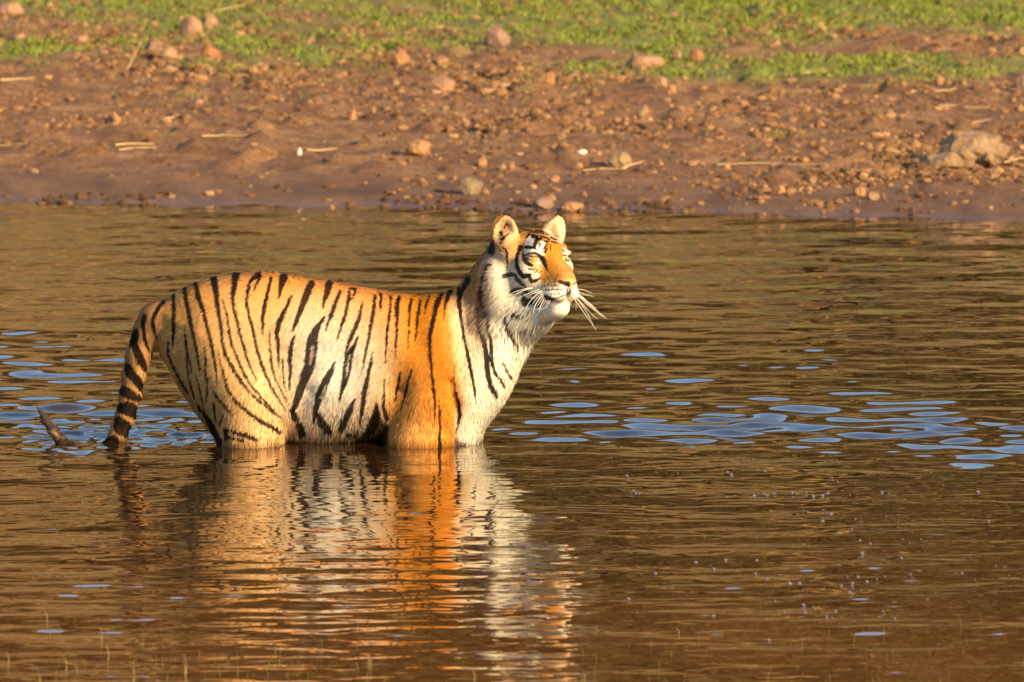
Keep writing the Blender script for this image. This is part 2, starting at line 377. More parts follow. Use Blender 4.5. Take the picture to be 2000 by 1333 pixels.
# ears: cupped shells
EARS = []
for s_ in (1, -1):
    fn, ln = (0.62, 0.72*s_) if s_ > 0 else (0.97, 0.0)
    nrm = np.array([CT*fn-ST*ln, 0.10, -ST*fn-CT*ln]); nrm /= np.linalg.norm(nrm)
    tilt = np.array([-0.20 if s_ > 0 else 0.42, 1, 0.0])
    up = tilt-nrm*(tilt@nrm); up /= np.linalg.norm(up); wd = np.cross(up, nrm)
    c0 = hd(np.array(-6.), np.array(61.*s_), np.array(46. if s_ > 0 else 44.)); EARS.append((c0, nrm, up, wd, s_))
    if s_ > 0:
        ell(c0, (25, 36, 13), 9, basis=(wd, up, nrm)); ell(c0+nrm*13.5+up*2, (20, 30, 14), 3, sub=True, basis=(wd, up, nrm))
    else:
        ell(c0-up*8, (25, 26, 12), 9, basis=(wd, up, nrm)); ell(c0+up*12-wd*8, (15, 22, 9), 10, basis=(wd, up, nrm))
        ell(c0+nrm*12-up*3-wd*3, (18, 25, 14), 6, sub=True, basis=(wd, up, nrm))
    cone(c0-up*34-nrm*5, c0-up*16-nrm*4, 22, 18, 12)

def surface_nets(F, x0, h):
    nx, ny, nz_ = F.shape; ins = F < 0
    cs = np.zeros((nx-1, ny-1, nz_-1), np.int8)
    for a in (0, 1):
        for b_ in (0, 1):
            for c in (0, 1): cs += ins[a:nx-1+a, b_:ny-1+b_, c:nz_-1+c]
    act = (cs > 0) & (cs < 8); ci = np.argwhere(act); vid = np.full(act.shape, -1, np.int32); vid[act] = np.arange(len(ci))
    acc = np.zeros((len(ci), 3)); cnt = np.zeros(len(ci))
    cor = [(a, b_, c) for a in (0, 1) for b_ in (0, 1) for c in (0, 1)]
    for p in cor:
        for ax in range(3):
            if p[ax] == 0:
                q = list(p); q[ax] = 1
                fa = F[ci[:, 0]+p[0], ci[:, 1]+p[1], ci[:, 2]+p[2]]; fb = F[ci[:, 0]+q[0], ci[:, 1]+q[1], ci[:, 2]+q[2]]
                mk = (fa < 0) != (fb < 0); tt = np.where(mk, fa/(fa-fb+1e-12), 0)
                pos = np.tile(np.array(p, float), (len(ci), 1)); pos[:, ax] += tt
                acc += pos*mk[:, None]; cnt += mk
    V = (ci+acc/cnt[:, None])*h+np.array(x0)
    Q = []
    for ax in range(3):
        o1, o2 = [(1, 2), (2, 0), (0, 1)][ax]
        sl_a = [slice(1, -1)]*3; sl_a[ax] = slice(0, -1); sl_b = [slice(1, -1)]*3; sl_b[ax] = slice(1, None)
        A = ins[tuple(sl_a)]; B = ins[tuple(sl_b)]
        for flip, mk in ((False, A & ~B), (True, ~A & B)):
            e = np.argwhere(mk)+1; e[:, ax] -= 1
            def g(d1, d2):
                q = e.copy(); q[:, o1] -= d1; q[:, o2] -= d2; return vid[q[:, 0], q[:, 1], q[:, 2]]
            quad = np.stack([g(1, 1), g(0, 1), g(0, 0), g(1, 0)], -1)
            Q.append(quad[:, ::-1] if flip else quad)
    return V, np.concatenate(Q)
SV, SF = surface_nets(FLD, (xs[0], vs[0], ds[0]), H_)
del FB
# our (x,v,d) frame is right handed once written as (x,d,v): flip faces
SF = SF[:, ::-1]
ed = np.concatenate([SF[:, [0, 1]], SF[:, [1, 2]], SF[:, [2, 3]], SF[:, [3, 0]]])
def smooth(V, it, lam=0.5):
    for _ in range(it):
        a = np.zeros_like(V); c = np.zeros(len(V))
        for k_ in range(3): a[:, k_] = np.bincount(ed[:, 0], V[ed[:, 1], k_], len(V))+np.bincount(ed[:, 1], V[ed[:, 0], k_], len(V))
        c = np.bincount(ed[:, 0], minlength=len(V))+np.bincount(ed[:, 1], minlength=len(V))
        V = V+lam*(a/c[:, None]-V)
    return V
SV = smooth(SV, 2, 0.5)
# keep only the big connected skin (drop crumbs)
lab = np.arange(len(SV))
for _ in range(400):
    m0 = lab.copy(); np.minimum.at(lab, ed[:, 0], m0[ed[:, 1]]); np.minimum.at(lab, ed[:, 1], m0[ed[:, 0]]); lab = lab[lab]
    if (lab == m0).all(): break
big = np.bincount(lab).argmax(); keep = lab == big
ren = np.cumsum(keep)-1; SF = ren[SF[keep[SF[:, 0]]]]; SV = SV[keep]
fn_ = np.cross(SV[SF[:, 2]]-SV[SF[:, 0]], SV[SF[:, 3]]-SV[SF[:, 1]])
SN = np.zeros_like(SV)
for k_ in range(4):
    for a in range(3): SN[:, a] += np.bincount(SF[:, k_], fn_[:, a], len(SV))
SN /= np.linalg.norm(SN, axis=1)[:, None]+1e-9
if (SN*(SV-SV.mean(0))).sum() < 0: SN = -SN
print('tiger verts', len(SV))

# ------------------------------------------------------------------ coat painting (albedo of the coat on a side elevation map of the animal)
RS = 2.0; RX0, RY0, RW, RH = 50, 405, 1110, 500
CX, CYy = np.meshgrid(RX0+np.arange(int(RW*RS))/RS, RY0+np.arange(int(RH*RS))/RS)
def cg(x, y, sx, sy, rot=0):
    a = CX-x; b_ = CYy-y; c, s = math.cos(R(rot)), math.sin(R(rot)); return np.exp(-((a*c+b_*s)/sx)**2-((-a*s+b_*c)/sy)**2)
TAN = np.array((0.66, 0.365, 0.125)); ORG = np.array((0.66, 0.245, 0.018)); DORG = np.array((0.54, 0.165, 0.008)); WHT = np.array((0.96, 0.88, 0.72)); BLK = np.array((0.009, 0.005, 0.004)); GRYF = np.array((0.45, 0.33, 0.22))
C = np.zeros(CX.shape+(3,))+TAN
def lay(wt, col): 
    global C
    wt = np.clip(wt, 0, 1)[..., None]; C = C*(1-wt)+np.asarray(col)*wt
backline = np.interp(CX, [300, 500, 700, 820, 900], [600, 535, 562, 578, 556])
lay(0.85*sst(430, 640, CX)*sst(170, 20, CYy-backline), ORG)                   # golden back
lay(0.35*sst(110, 10, CYy-backline), ORG)
lay(0.95*cg(650, 745, 92, 115, 12)+0.25*cg(600, 640, 60, 60), WHT)             # pale flank
lay(0.4*cg(500, 700, 60, 120, -20), (0.82, 0.62, 0.34))
lay(0.95*sst(755, 800, CX+0.15*(CYy-700))*sst(905, 880, CX-0.12*(CYy-600)), ORG)    # shoulder
lay(0.55*cg(865, 680, 40, 120), DORG)
lay(0.5*cg(800, 800, 40, 80), (0.58, 0.29, 0.09))
lay(0.95*sst(878, 915, CX-0.14*(CYy-640)+6)*sst(560, 640, CYy), WHT)          # chest
lay(0.9*sst(880, 905, CX)*sst(780, 830, CYy), WHT)
lay(0.8*sst(890, 915, CX)*sst(690, 560, CYy), (0.38, 0.18, 0.05))             # neck: orange nape, darkened in the colour for the ruff's shadow
lay(0.6*cg(908, 690, 22, 90, -6), (0.72, 0.47, 0.19))
lay(0.9*sst(935, 965, CX)*sst(480, 540, CYy)*sst(760, 700, CYy), WHT)
lay(0.85*cg(938, 630, 22, 70), (0.46, 0.25, 0.09))  # more of the ruff's shadow put into the neck colour
lay(0.6*cg(490, 840, 60, 30), (0.74, 0.48, 0.24))
lay(0.8*sst(330, 296, CX+0.12*(CYy-640)), (0.36, 0.19, 0.075))                       # tail
lay(0.35*cg(800, 850, 60, 24), (0.66, 0.42, 0.18))
def poly(S, pts, col, wt=1.0, soft=1.2):
    x0, y0, k_ = S; Pq = np.array([(x0+a/k_, y0+b_/k_) for a, b_ in pts])
    i0, i1 = [int(np.clip((q-RY0)*RS, 0, CX.shape[0])) for q in (Pq[:, 1].min()-4, Pq[:, 1].max()+4)]
    j0, j1 = [int(np.clip((q-RX0)*RS, 0, CX.shape[1])) for q in (Pq[:, 0].min()-4, Pq[:, 0].max()+4)]
    sd_ = poly_sd(CX[i0:i1, j0:j1], CYy[i0:i1, j0:j1], Pq)
    a = (np.clip(sst(-soft, soft, sd_), 0, 1)*wt)[..., None]
    C[i0:i1, j0:j1] = C[i0:i1, j0:j1]*(1-a)+np.asarray(col)*a
def stroke(S, pts, col=None, wt=0.97, soft=1.0):
    grow = 1.45 if S is H1 or S is H2 else (1.75 if S is Z2 and pts[0][0] < 305 else 1.14)
    col = BLK if col is None else col
    x0, y0, k_ = S; Q = [(x0+a/k_, y0+b_/k_, c*grow/k_/2+.15) for a, b_, c in pts]
    if len(Q) == 1: Q = Q+[(Q[0][0]+.01, Q[0][1], Q[0][2])]
    X_ = [q[0] for q in Q]; Y_ = [q[1] for q in Q]; mw = max(q[2] for q in Q)+4
    i0, i1 = [int(np.clip((q-RY0)*RS, 0, CX.shape[0])) for q in (min(Y_)-mw, max(Y_)+mw)]
    j0, j1 = [int(np.clip((q-RX0)*RS, 0, CX.shape[1])) for q in (min(X_)-mw, max(X_)+mw)]
    sx, sy = CX[i0:i1, j0:j1], CYy[i0:i1, j0:j1]; best = np.full(sx.shape, 99.0)
    # smooth the polyline a little
    for a, b_ in zip(Q[:-1], Q[1:]):
        ex, ey = b_[0]-a[0], b_[1]-a[1]; t_ = np.clip(((sx-a[0])*ex+(sy-a[1])*ey)/(ex*ex+ey*ey+1e-9), 0, 1)
        best = np.minimum(best, np.hypot(sx-a[0]-t_*ex, sy-a[1]-t_*ey)-(a[2]+(b_[2]-a[2])*t_))
    a = (sst(soft, -soft, best)*wt)[..., None]
    C[i0:i1, j0:j1] = C[i0:i1, j0:j1]*(1-a)+np.asarray(col)*a
Z2 = (180, 500, 3.3325); Z3 = (540, 500, 3.33); Z4 = (740, 540, 3.703); H1 = (991, 440, 9.52); H2 = (930, 410, 10.25); H3 = (930, 530, 7.84); PXS = (0, 0, 1)
for s_ in [
 [(470,300,22),(430,350,26),(405,400,24),(400,450,22),(415,500,18),(430,540,8)], [(345,395,30),(335,450,26),(345,530,22),(365,590,18),(385,640,8)],
 [(290,495,24),(275,560,28),(290,620,26),(320,690,26),(355,745,16)], [(300,600,14),(330,650,12),(350,700,10)], [(262,520,24),(262,580,18)],
 [(232,715,26),(240,760,28),(290,820,26),(335,880,18)], [(250,720,14),(300,790,18),(335,850,16)], [(212,880,40),(250,900,38),(320,935,24)],
 [(195,985,34),(245,985,44),(300,1020,40)], [(190,1000,30),(240,1030,20),(290,1040,30)], [(175,1070,30),(200,1110,66),(235,1140,50)], [(95,1215,36),(150,1195,34),(170,1235,30)],
 [(530,258,22),(540,330,26),(540,420,24),(538,510,20),(530,600,6)], [(605,215,26),(620,300,28),(645,400,26),(665,500,20),(690,610,16),(712,750,6)],
 [(680,190,32),(700,270,32),(730,350,26),(755,440,20),(780,540,18),(800,640,16),(818,740,12),(825,830,4)],
 [(795,150,42),(810,210,38),(820,290,28),(835,380,20),(850,470,16),(858,560,16),(880,650,20),(930,740,20),(990,830,18),(1060,910,14),(1140,980,12),(1210,1040,6)],
 [(940,125,48),(932,190,36),(925,270,22),(930,350,18),(960,440,16),(985,550,16),(1010,640,14),(1045,740,12),(1080,810,6)],
 [(855,285,8),(885,380,12),(900,480,14),(920,580,16),(955,670,18),(1000,770,16),(1050,850,14),(1120,930,14),(1190,1010,12),(1250,1070,6)],
 [(1090,120,36),(1035,165,20),(1020,230,20),(1012,310,18),(1035,400,14),(1060,500,16),(1080,600,18),(1110,700,18),(1150,800,18),(1200,900,14),(1265,1000,8)],
 [(1100,130,24),(1075,190,16),(1060,235,6)], [(1172,145,16),(1155,220,20),(1135,310,24),(1120,400,20),(1120,470,14),(1120,525,5)], [(1250,140,50),(1235,210,28),(1222,280,10)],
 [(1305,260,14),(1270,340,22),(1225,440,32),(1212,500,28),(1220,600,18),(1222,690,12),(1222,740,4)], [(1162,490,6),(1165,580,10),(1175,700,12),(1200,800,10),(1240,880,8),(1275,950,6)],
 [(1248,670,8),(1250,760,12),(1262,850,8),(1270,890,4)], [(612,450,5),(615,530,12),(630,640,16),(655,740,10),(660,770,4)], [(500,560,12),(500,640,14),(530,720,16),(580,820,20),(625,890,16)],
 [(620,650,6),(630,760,10),(650,860,12),(670,930,10)], [(685,770,6),(705,850,10),(720,930,8),(735,1000,5)], [(745,580,6),(750,680,14),(745,760,12),(760,830,10),(755,900,10),(748,960,5)],
 [(830,610,6),(850,700,12),(870,790,14),(890,870,16),(950,950,20),(1030,1020,20),(1100,1070,22),(1170,1110,26),(1230,1150,22)], [(800,885,10),(840,940,14),(880,990,12),(925,1030,6)],
 [(800,960,14),(805,1010,14),(815,1080,10)], [(860,1040,12),(835,1100,10)], [(690,970,14),(740,1040,28),(780,1100,40),(800,1160,50),(820,1210,70)],
 [(875,1130,26),(880,1190,20)], [(885,1130,16),(950,1150,22),(1020,1170,26),(1080,1195,18)], [(895,1175,22),(940,1190,20),(990,1200,14)], [(1310,1010,30),(1333,1060,40)],
 ]: stroke(Z2, s_)
for s_ in [
 [(230,185,44),(205,250,42),(170,340,34),(140,420,26),(112,490,8)], [(345,185,48),(335,240,32),(315,300,20),(303,350,6)], [(420,230,16),(390,310,24),(360,390,24),(325,490,6)],
 [(125,520,12),(100,600,26),(95,680,24),(98,760,18),(90,870,5)], [(320,395,10),(290,440,26),(255,500,44),(240,560,62),(232,640,66),(222,720,60),(190,790,56),(165,860,46),(145,930,40),(110,1020,20)],
 [(385,690,8),(360,760,36),(320,830,44),(290,900,46),(265,980,34),(245,1080,16)], [(475,225,14),(475,290,18),(470,300,20),(455,380,20),(430,460,20),(405,540,6)], [(480,215,12),(515,215,14),(515,250,14),(485,290,14)],
 [(565,310,10),(545,400,20),(510,490,28),(475,570,22),(452,640,6)], [(540,525,8),(510,590,26),(470,640,24),(450,720,22),(445,800,26),(435,870,24),(415,940,10)], [(510,590,12),(490,680,20),(480,760,16),(450,850,16)],
 [(515,930,12),(480,1010,34),(445,1080,44),(425,1130,36)], [(645,262,18),(640,330,22),(625,430,22),(605,540,18),(585,640,16),(568,745,5)], [(632,630,6),(615,720,20),(595,810,24),(575,900,32),(565,980,20),(545,1090,10)],
 [(680,250,18),(685,300,12),(682,355,4)], [(745,265,14),(748,310,8)], [(800,265,18),(780,330,14),(775,400,6)], [(755,340,6),(735,430,10),(722,540,10),(715,640,8),(713,690,3)], [(798,370,8),(790,470,10),(785,560,8),(780,650,4)],
 [(710,800,5),(705,900,12),(700,980,20),(720,1060,30)], [(655,950,10),(650,1040,44),(620,1120,60)], [(808,770,10),(790,860,16),(775,940,16)], [(860,830,8),(830,940,12)],
 [(280,1030,30),(300,1090,54),(350,1150,44)], [(150,1100,40),(170,1160,44)], [(460,1160,20),(520,1170,30)],
 ]: stroke(Z3, s_, wt=0.95)
for s_ in [[(243,590,14),(238,640,18),(228,700,12)], [(325,850,10),(300,920,14)], [(470,680,6),(463,740,8)]]: stroke(Z3, s_, (0.62, 0.5, 0.36), 0.7)
poly(Z3, [(665,960),(690,1060),(735,1110),(722,1230),(500,1230),(550,1160),(620,1090)], BLK, 0.93, 3)  # shadowed gap between belly and foreleg, painted black
for s_ in [
 [(20,140,18),(15,200,12),(15,260,5)], [(95,155,14),(80,260,14),(65,400,12),(55,520,12),(52,630,4)], [(150,155,16),(140,220,20),(135,300,14),(128,370,6)], [(150,240,8),(135,380,10),(128,500,10),(122,580,4)],
 [(240,165,14),(228,220,20),(222,330,12),(220,430,8),(216,530,4)], [(305,175,14),(290,250,22),(280,330,16),(272,430,12),(268,480,5)], [(368,145,18),(345,210,16),(335,270,5)],
 [(458,125,24),(425,190,36),(405,280,32),(385,370,30),(372,450,26),(370,550,22),(385,660,18),(395,760,18),(405,860,18),(410,950,14),(405,1030,6)], [(520,98,34),(495,160,32),(480,220,14),(472,320,4)],
 [(575,85,24),(580,180,32),(590,270,24),(600,340,16),(620,450,18),(645,560,22),(665,670,22),(685,780,18),(700,860,12),(705,920,4)], [(240,680,12),(215,760,14),(190,850,12),(165,960,8)], [(160,700,12),(150,760,16),(130,840,14)],
 [(545,640,5),(548,740,8),(560,840,14),(580,920,24),(588,1000,24),(575,1070,14),(555,1130,5)], [(442,890,4),(443,980,12),(445,1080,18),(440,1160,18),(445,1230,26)],
 [(705,230,12),(720,310,26),(740,400,30),(765,490,32),(780,580,32),(785,660,30),(795,740,32),(810,800,36),(845,850,30),(855,880,10)],
 [(735,100,26),(750,200,26),(775,300,18),(800,400,22),(815,480,20),(815,560,22),(820,640,20),(840,700,18),(880,750,18),(910,800,14)], [(765,500,12),(795,580,16),(820,640,12)],
 [(660,240,5),(670,330,6)], [(930,380,30),(960,440,30),(990,490,24),(1010,520,10)], [(885,610,6),(920,670,14),(960,740,14)], [(960,640,6),(975,660,6)], [(990,600,8),(1010,590,6)], [(645,20,40),(610,90,30),(590,150,20)],
 ]: stroke(Z4, s_)
for q in range(60):   # wet tufts at the elbow
    x_, y_ = 200+260*random.random(), 930+190*random.random(); stroke(Z4, [(x_, y_, 4), (x_+12, y_+28, 7)], (0.36, 0.17, 0.05), 0.55)
# --- head
lay(0.9*cg(1000, 600, 42, 60)+0.9*cg(1050, 640, 30, 22), WHT)
lay(0.95*cg(1012, 472, 28, 24), (0.62, 0.31, 0.08)); lay(0.8*cg(1045, 462, 44, 14), (0.60, 0.28, 0.06))
lay(0.75*cg(1003, 508, 15, 34), (0.64, 0.38, 0.15)); lay(0.5*cg(955, 560, 10, 60), (0.45, 0.32, 0.2))
poly(H1, [(320,340),(400,210),(540,290),(500,410),(330,410)], WHT, 0.95, 1.5)
poly(H1, [(520,450),(600,320),(710,310),(650,480),(720,660),(600,560),(520,530),(320,540),(320,450)], WHT, 0.95, 1.5)
poly(H1, [(690,520),(790,340),(960,370),(1030,500),(1020,640),(1160,760),(1300,960),(1310,1050),(1040,1040),(950,1070),(640,1090),(590,960),(640,820),(700,700)], ORG, 0.97, 1.6)
poly(H1, [(620,780),(720,700),(800,900),(760,1060),(640,1060)], (0.50, 0.20, 0.04), 0.6, 3)
poly(H1, [(940,720),(1140,760),(1290,980),(1040,1030),(930,980)], (0.50, 0.24, 0.09), 0.6, 4)
poly(H1, [(370,680),(640,700),(640,900),(500,900),(440,800)], (0.66, 0.33, 0.08), 0.85, 2)
poly(H1, [(1030,430),(1160,520),(1170,760),(1120,740),(1030,640)], WHT, 0.9, 1.5)
poly(H1, [(560,1070),(700,1050),(900,1070),(1000,1200),(650,1260)], (0.72, 0.46, 0.18), 0.9, 2)
poly(H1, [(620,1220),(660,1170),(940,1170),(1060,1200),(1110,1230),(1300,1080),(1330,1400),(1000,1400),(700,1330)], WHT, 0.95, 2)
lay(0.7*cg(1068, 556, 18, 6), (0.74, 0.48, 0.2))
poly(H1, [(400,1000),(600,1060),(640,1160),(480,1200),(330,1100)], WHT, 0.5, 3)
poly(H2, [(640,135),(800,210),(860,420),(840,520),(600,760),(480,720),(360,620),(340,460),(420,280),(520,160)], (0.62, 0.40, 0.20), 0.95, 2)   # ear inside
poly(H2, [(640,220),(760,320),(740,450),(600,600),(500,660),(480,470),(500,320)], (0.50, 0.30, 0.18), 0.75, 4)
poly(PXS, [(1060,455),(1088,424),(1104,420),(1108,440),(1098,478),(1080,470)], (0.84, 0.68, 0.48), 0.95, 2)
poly(H2, [(310,560),(350,600),(390,760),(390,860),(340,970),(270,940),(225,860),(245,700)], BLK, 0.95, 2)
for s_ in [[(490,470,50),(510,520,40)], [(520,600,46),(600,530,16),(680,480,14)], [(495,680,36)], [(520,760,16),(600,820,26),(620,900,28),(622,1000,24),(620,1100,20),(610,1200,14)], [(240,1120,60),(190,1250,56),(160,1333,50)],
 [(335,560,10),(345,440,12),(400,300,12),(500,180,12),(600,125,12),(700,140,10),(790,190,8)], [(560,380,30),(600,300,20),(640,350,20)]]: stroke(H2, s_)
for q in range(70):
    a = random.random()*6.28; r_ = 120*random.random()**.5; stroke(H2, [(610+r_*math.cos(a), 340+1.1*r_*math.sin(a), 14)], (0.22, 0.10, 0.06), 0.6)
for q in range(420):      # coarse dark-rooted hair of the ruff and throat
    a = random.uniform(950, 1045); b_ = random.uniform(515, 660)
    dx, dy = a-1075, b_-560; n0 = math.hypot(dx, dy); k0 = random.uniform(6, 13)
    stroke(PXS, [(a, b_, .4), (a+dx/n0*k0, b_+(dy/n0+.4)*k0, .9)], random.choice([(0.30, 0.22, 0.15), (0.5, 0.4, 0.28), (0.12, 0.08, 0.06)]), 0.45, 0.6)
for q in range(170):      # brindling down the bridge of the nose and brow
    x_, y_ = 650+560*random.random(), 380+640*random.random()
    if x_ > 1000 and y_ < 640: continue
    stroke(H1, [(x_, y_, 5), (x_+random.uniform(-14, 10), y_+random.uniform(25, 60), 8)], random.choice([(0.40, 0.15, 0.02), (0.34, 0.13, 0.03), (0.74, 0.36, 0.08), (0.80, 0.45, 0.14)]), 0.5, 0.6)
for s_ in [
 [(240,430,70),(200,520,46),(175,600,50),(170,700,52),(185,800,58),(230,900,58),(290,970,62),(350,960,60),(430,930,30)], [(320,575,18),(420,545,22),(520,535,26),(590,575,40),(650,640,64),(680,720,64),(700,780,46),(740,860,20)],
 [(280,540,26),(300,650,30),(320,720,20)], [(340,640,34),(350,700,56),(400,740,56),(460,770,34)], [(380,650,26),(440,670,16)], [(390,830,16),(450,840,22),(530,830,10)], [(400,940,30),(430,1020,54),(450,1080,30)],
 [(500,1050,50),(600,1010,26)], [(500,920,10),(560,850,14)], [(540,940,10),(630,870,14)], [(350,250,30),(410,170,28)], [(470,220,54),(560,230,28)], [(620,270,34),(545,280,54),(510,350,40),(500,420,36),(540,470,22),(570,490,8)],
 [(350,430,48),(420,430,44),(500,440,38)], [(600,360,18),(595,440,18)], [(680,450,26),(740,360,16)], [(700,520,26),(730,450,20)], [(800,390,22),(800,500,14)], [(680,320,22),(760,320,22)], [(810,320,18),(880,340,22),(940,360,10)],
 [(620,220,22),(700,250,22),(780,290,20)], [(800,240,22),(900,290,26)], [(280,90,14),(500,120,16),(680,110,38)], [(440,140,12),(640,160,16),(760,190,12)], [(1040,575,20),(1090,585,20)], [(1090,660,36),(1130,660,30)], [(1040,470,20),(1060,520,14)], 
 ]: stroke(H1, s_, soft=0.8)
stroke(H1, [(190,350,22),(250,290,22)], (0.35, 0.16, 0.05), 0.8)
stroke(H1, [(410,610,12),(455,670,20),(530,708,28),(615,722,16)], WHT, 0.95, 0.8)
for y_, xs_, r_ in ((1070, (690, 790, 870), 14), (1130, (680, 750, 810, 880), 18), (1210, (720, 765, 820, 850, 900, 945, 1000), 20), (1285, (820, 880, 930, 970), 17)):
    for x_ in xs_: stroke(H1, [(x_-5, y_, r_), (x_+5, y_+4, r_)], (0.03, 0.015, 0.01), 0.95, 0.7)
poly(H3, [(700,330),(760,420),(880,440),(960,360),(1080,370),(1190,430),(1160,480),(1080,550),(1050,610),(1000,570),(900,560),(820,520),(740,570),(700,520),(690,400)], BLK, 0.95, 1.5)
for s_ in [[(420,90,60),(530,60,70),(600,70,40),(620,130,60),(690,200,44),(750,250,30)], [(540,330,60),(620,290,60),(700,290,50),(760,330,50),(850,360,60)], [(1390,290,20),(1392,360,20),(1330,385,20),(1240,425,18),(1180,440,34)],
 [(440,720,40),(470,900,70),(520,1000,50),(580,1080,40),(640,1180,24)], [(570,680,60),(650,700,50),(700,710,30)], [(660,920,30),(760,910,36),(850,940,20)], [(720,1080,16),(770,1070,20)], [(370,920,20),(410,980,20)],
 [(150,0,34),(115,150,44),(75,330,62),(80,450,56),(110,600,40),(150,700,36),(190,850,30),(215,950,26),(230,1100,36),(235,1250,24)]]: stroke(H3, s_, wt=0.9)
for q in range(14): stroke(H3, [(1200+150*random.random(), 430+70*random.random(), 9)], (0.2, 0.1, 0.05), 0.7, 0.6)
poly(H1, [(1020,1045),(1180,1015),(1300,1040),(1285,1090),(1200,1180),(1130,1220),(1090,1150),(980,1090)], (0.66, 0.33, 0.20), 0.95, 1)
stroke(H1, [(950,1065,34),(1040,1090,64),(1110,1110,74)], (0.02, 0.01, 0.01), 0.95, 0.8); stroke(H1, [(1235,1120,16),(1275,1080,12)], (0.03, 0.015, 0.01), 0.9, 0.6)
stroke(H1, [(1122,1200,18),(1120,1290,14)], (0.1, 0.05, 0.03), 0.8, 0.8)

lay(0.9*sst(190, 165, CX), (0.26, 0.17, 0.10))
for s_ in [[(66,790,20),(86,812,20),(100,835,14)], [(105,832,9),(122,846,10)], [(128,862,12),(112,866,10)], [(140,868,14),(160,880,14)]]: stroke(PXS, s_, (0.05,0.035,0.028), 0.9, 2)
def sample(xq, yq):
    fx = np.clip((xq-RX0)*RS, 0, CX.shape[1]-2.001); fy = np.clip((yq-RY0)*RS, 0, CX.shape[0]-2.001)
    i = fy.astype(int); j = fx.astype(int); a = (fx-j)[:, None]; b_ = (fy-i)[:, None]
    return (C[i, j]*(1-a)+C[i, j+1]*a)*(1-b_)+(C[i+1, j]*(1-a)+C[i+1, j+1]*a)*b_
def coat(Pp, Nn, warp=0.8):
    """colour of the coat at body-frame points; the far side is the mirror image of the near one"""
    x, v, d = Pp.T; f, l, u = hinv(x, v, d)
    facing = -Nn[:, 2]+0.02
    ishead = sst(-55, -35, f)*(u > -112)
    mir_h = (l < 0) & (facing < 0)
    q = hd(f, np.where(mir_h, -l, l), u)
    xh, vh, dh = q.T
    xb, vb, db = x, v, -np.abs(d)
    use = (ishead > 0.5)
    X_ = np.where(use, xh, xb); V_ = np.where(use, vh, vb); D_ = np.where(use, dh, db)
    Y_ = 865-(V_+K*D_)
    X_ = X_+warp*(vn(x*0.5, v*0.25+d*.3, 5)-0.5)*2+warp*.9*(vn(x*.13, v*.09+d*.1, 6)-0.5)*2; Y_ = Y_+warp*(vn(x*0.45+9, v*0.3+d*.3, 7)-0.5)*2
    c = sample(X_, Y_)
    # backs of the ears: black with a pale spot
    for (c0, nrm, up, wd, s_) in EARS:
        rel = Pp-c0; inr = (np.abs(rel@wd) < 32) & (rel@up > -26) & (rel@up < 44) & (np.abs(rel@nrm) < 17)
        back = inr & ((Nn@nrm) < -0.12)
        c[back] = BLK
        spot = back & (np.hypot(rel@wd, rel@up-4) < 11); c[spot] = WHT*0.8
        front = inr & ((Nn@nrm) > -0.12) & (rel@up > -12) & (s_ < 0)
        rr__ = np.hypot((rel@wd)/13, (rel@up-2)/17)[front][:, None]; c[front] = np.array((0.40, 0.23, 0.13))*(1-sst(.5, 1.3, rr__))+np.array((0.70, 0.50, 0.29))*sst(.5, 1.3, rr__)  # inside of the far ear: shading of the cup painted as a darker centre
    return c
skin_mat, t, b = new_mat('tiger_coat')
a_ = N(t, 'ShaderNodeAttribute'); a_.attribute_name = 'Col'; t.links.new(a_.outputs['Color'], b.inputs['Base Color'])
b.inputs['Roughness'].default_value = 0.7; b.inputs['Specular IOR Level'].default_value = 0.15
fur_mat = attr_mat('fur_strands', 0.6, 0.10)
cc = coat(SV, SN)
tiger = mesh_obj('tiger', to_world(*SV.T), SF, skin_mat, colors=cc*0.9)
tag(tiger, 'orange tiger with black stripes wading belly deep, head turned towards the sun', 'tiger')

# ------------------------------------------------------------------ fur
tri = np.concatenate([SF[:, [0, 1, 2]], SF[:, [0, 2, 3]]])
A_, B_, C_ = SV[tri[:, 0]], SV[tri[:, 1]], SV[tri[:, 2]]
area = 0.5*np.linalg.norm(np.cross(B_-A_, C_-A_), axis=1); cen = (A_+B_+C_)/3
fh, lh, uh = hinv(*cen.T)
hw = (fh > -60) & (cen[:, 1] > 200)
dens = np.where(cen[:, 1] < -6, 0, 1.0)
dens = dens*np.where(hw, 2.2, 1.0)*np.where(cen[:, 2] > 30, 0.6, 1.0)
pr = area*dens; NH = 380000
ti = rng.choice(len(tri), NH, p=pr/pr.sum())
r1_, r2_ = rng.random(NH), rng.random(NH); sq = np.sqrt(r1_)[:, None]; r2_ = r2_[:, None]
w0, w1, w2 = 1-sq, sq*(1-r2_), sq*r2_
Pp = A_[ti]*w0+B_[ti]*w1+C_[ti]*w2
Nn = SN[tri[ti, 0]]*w0+SN[tri[ti, 1]]*w1+SN[tri[ti, 2]]*w2; Nn /= np.linalg.norm(Nn, axis=1)[:, None]
x, v, d = Pp.T; f, l, u = hinv(x, v, d)
head = sst(-62, -40, f)*(v > 190)*sst(-150, -110, u)
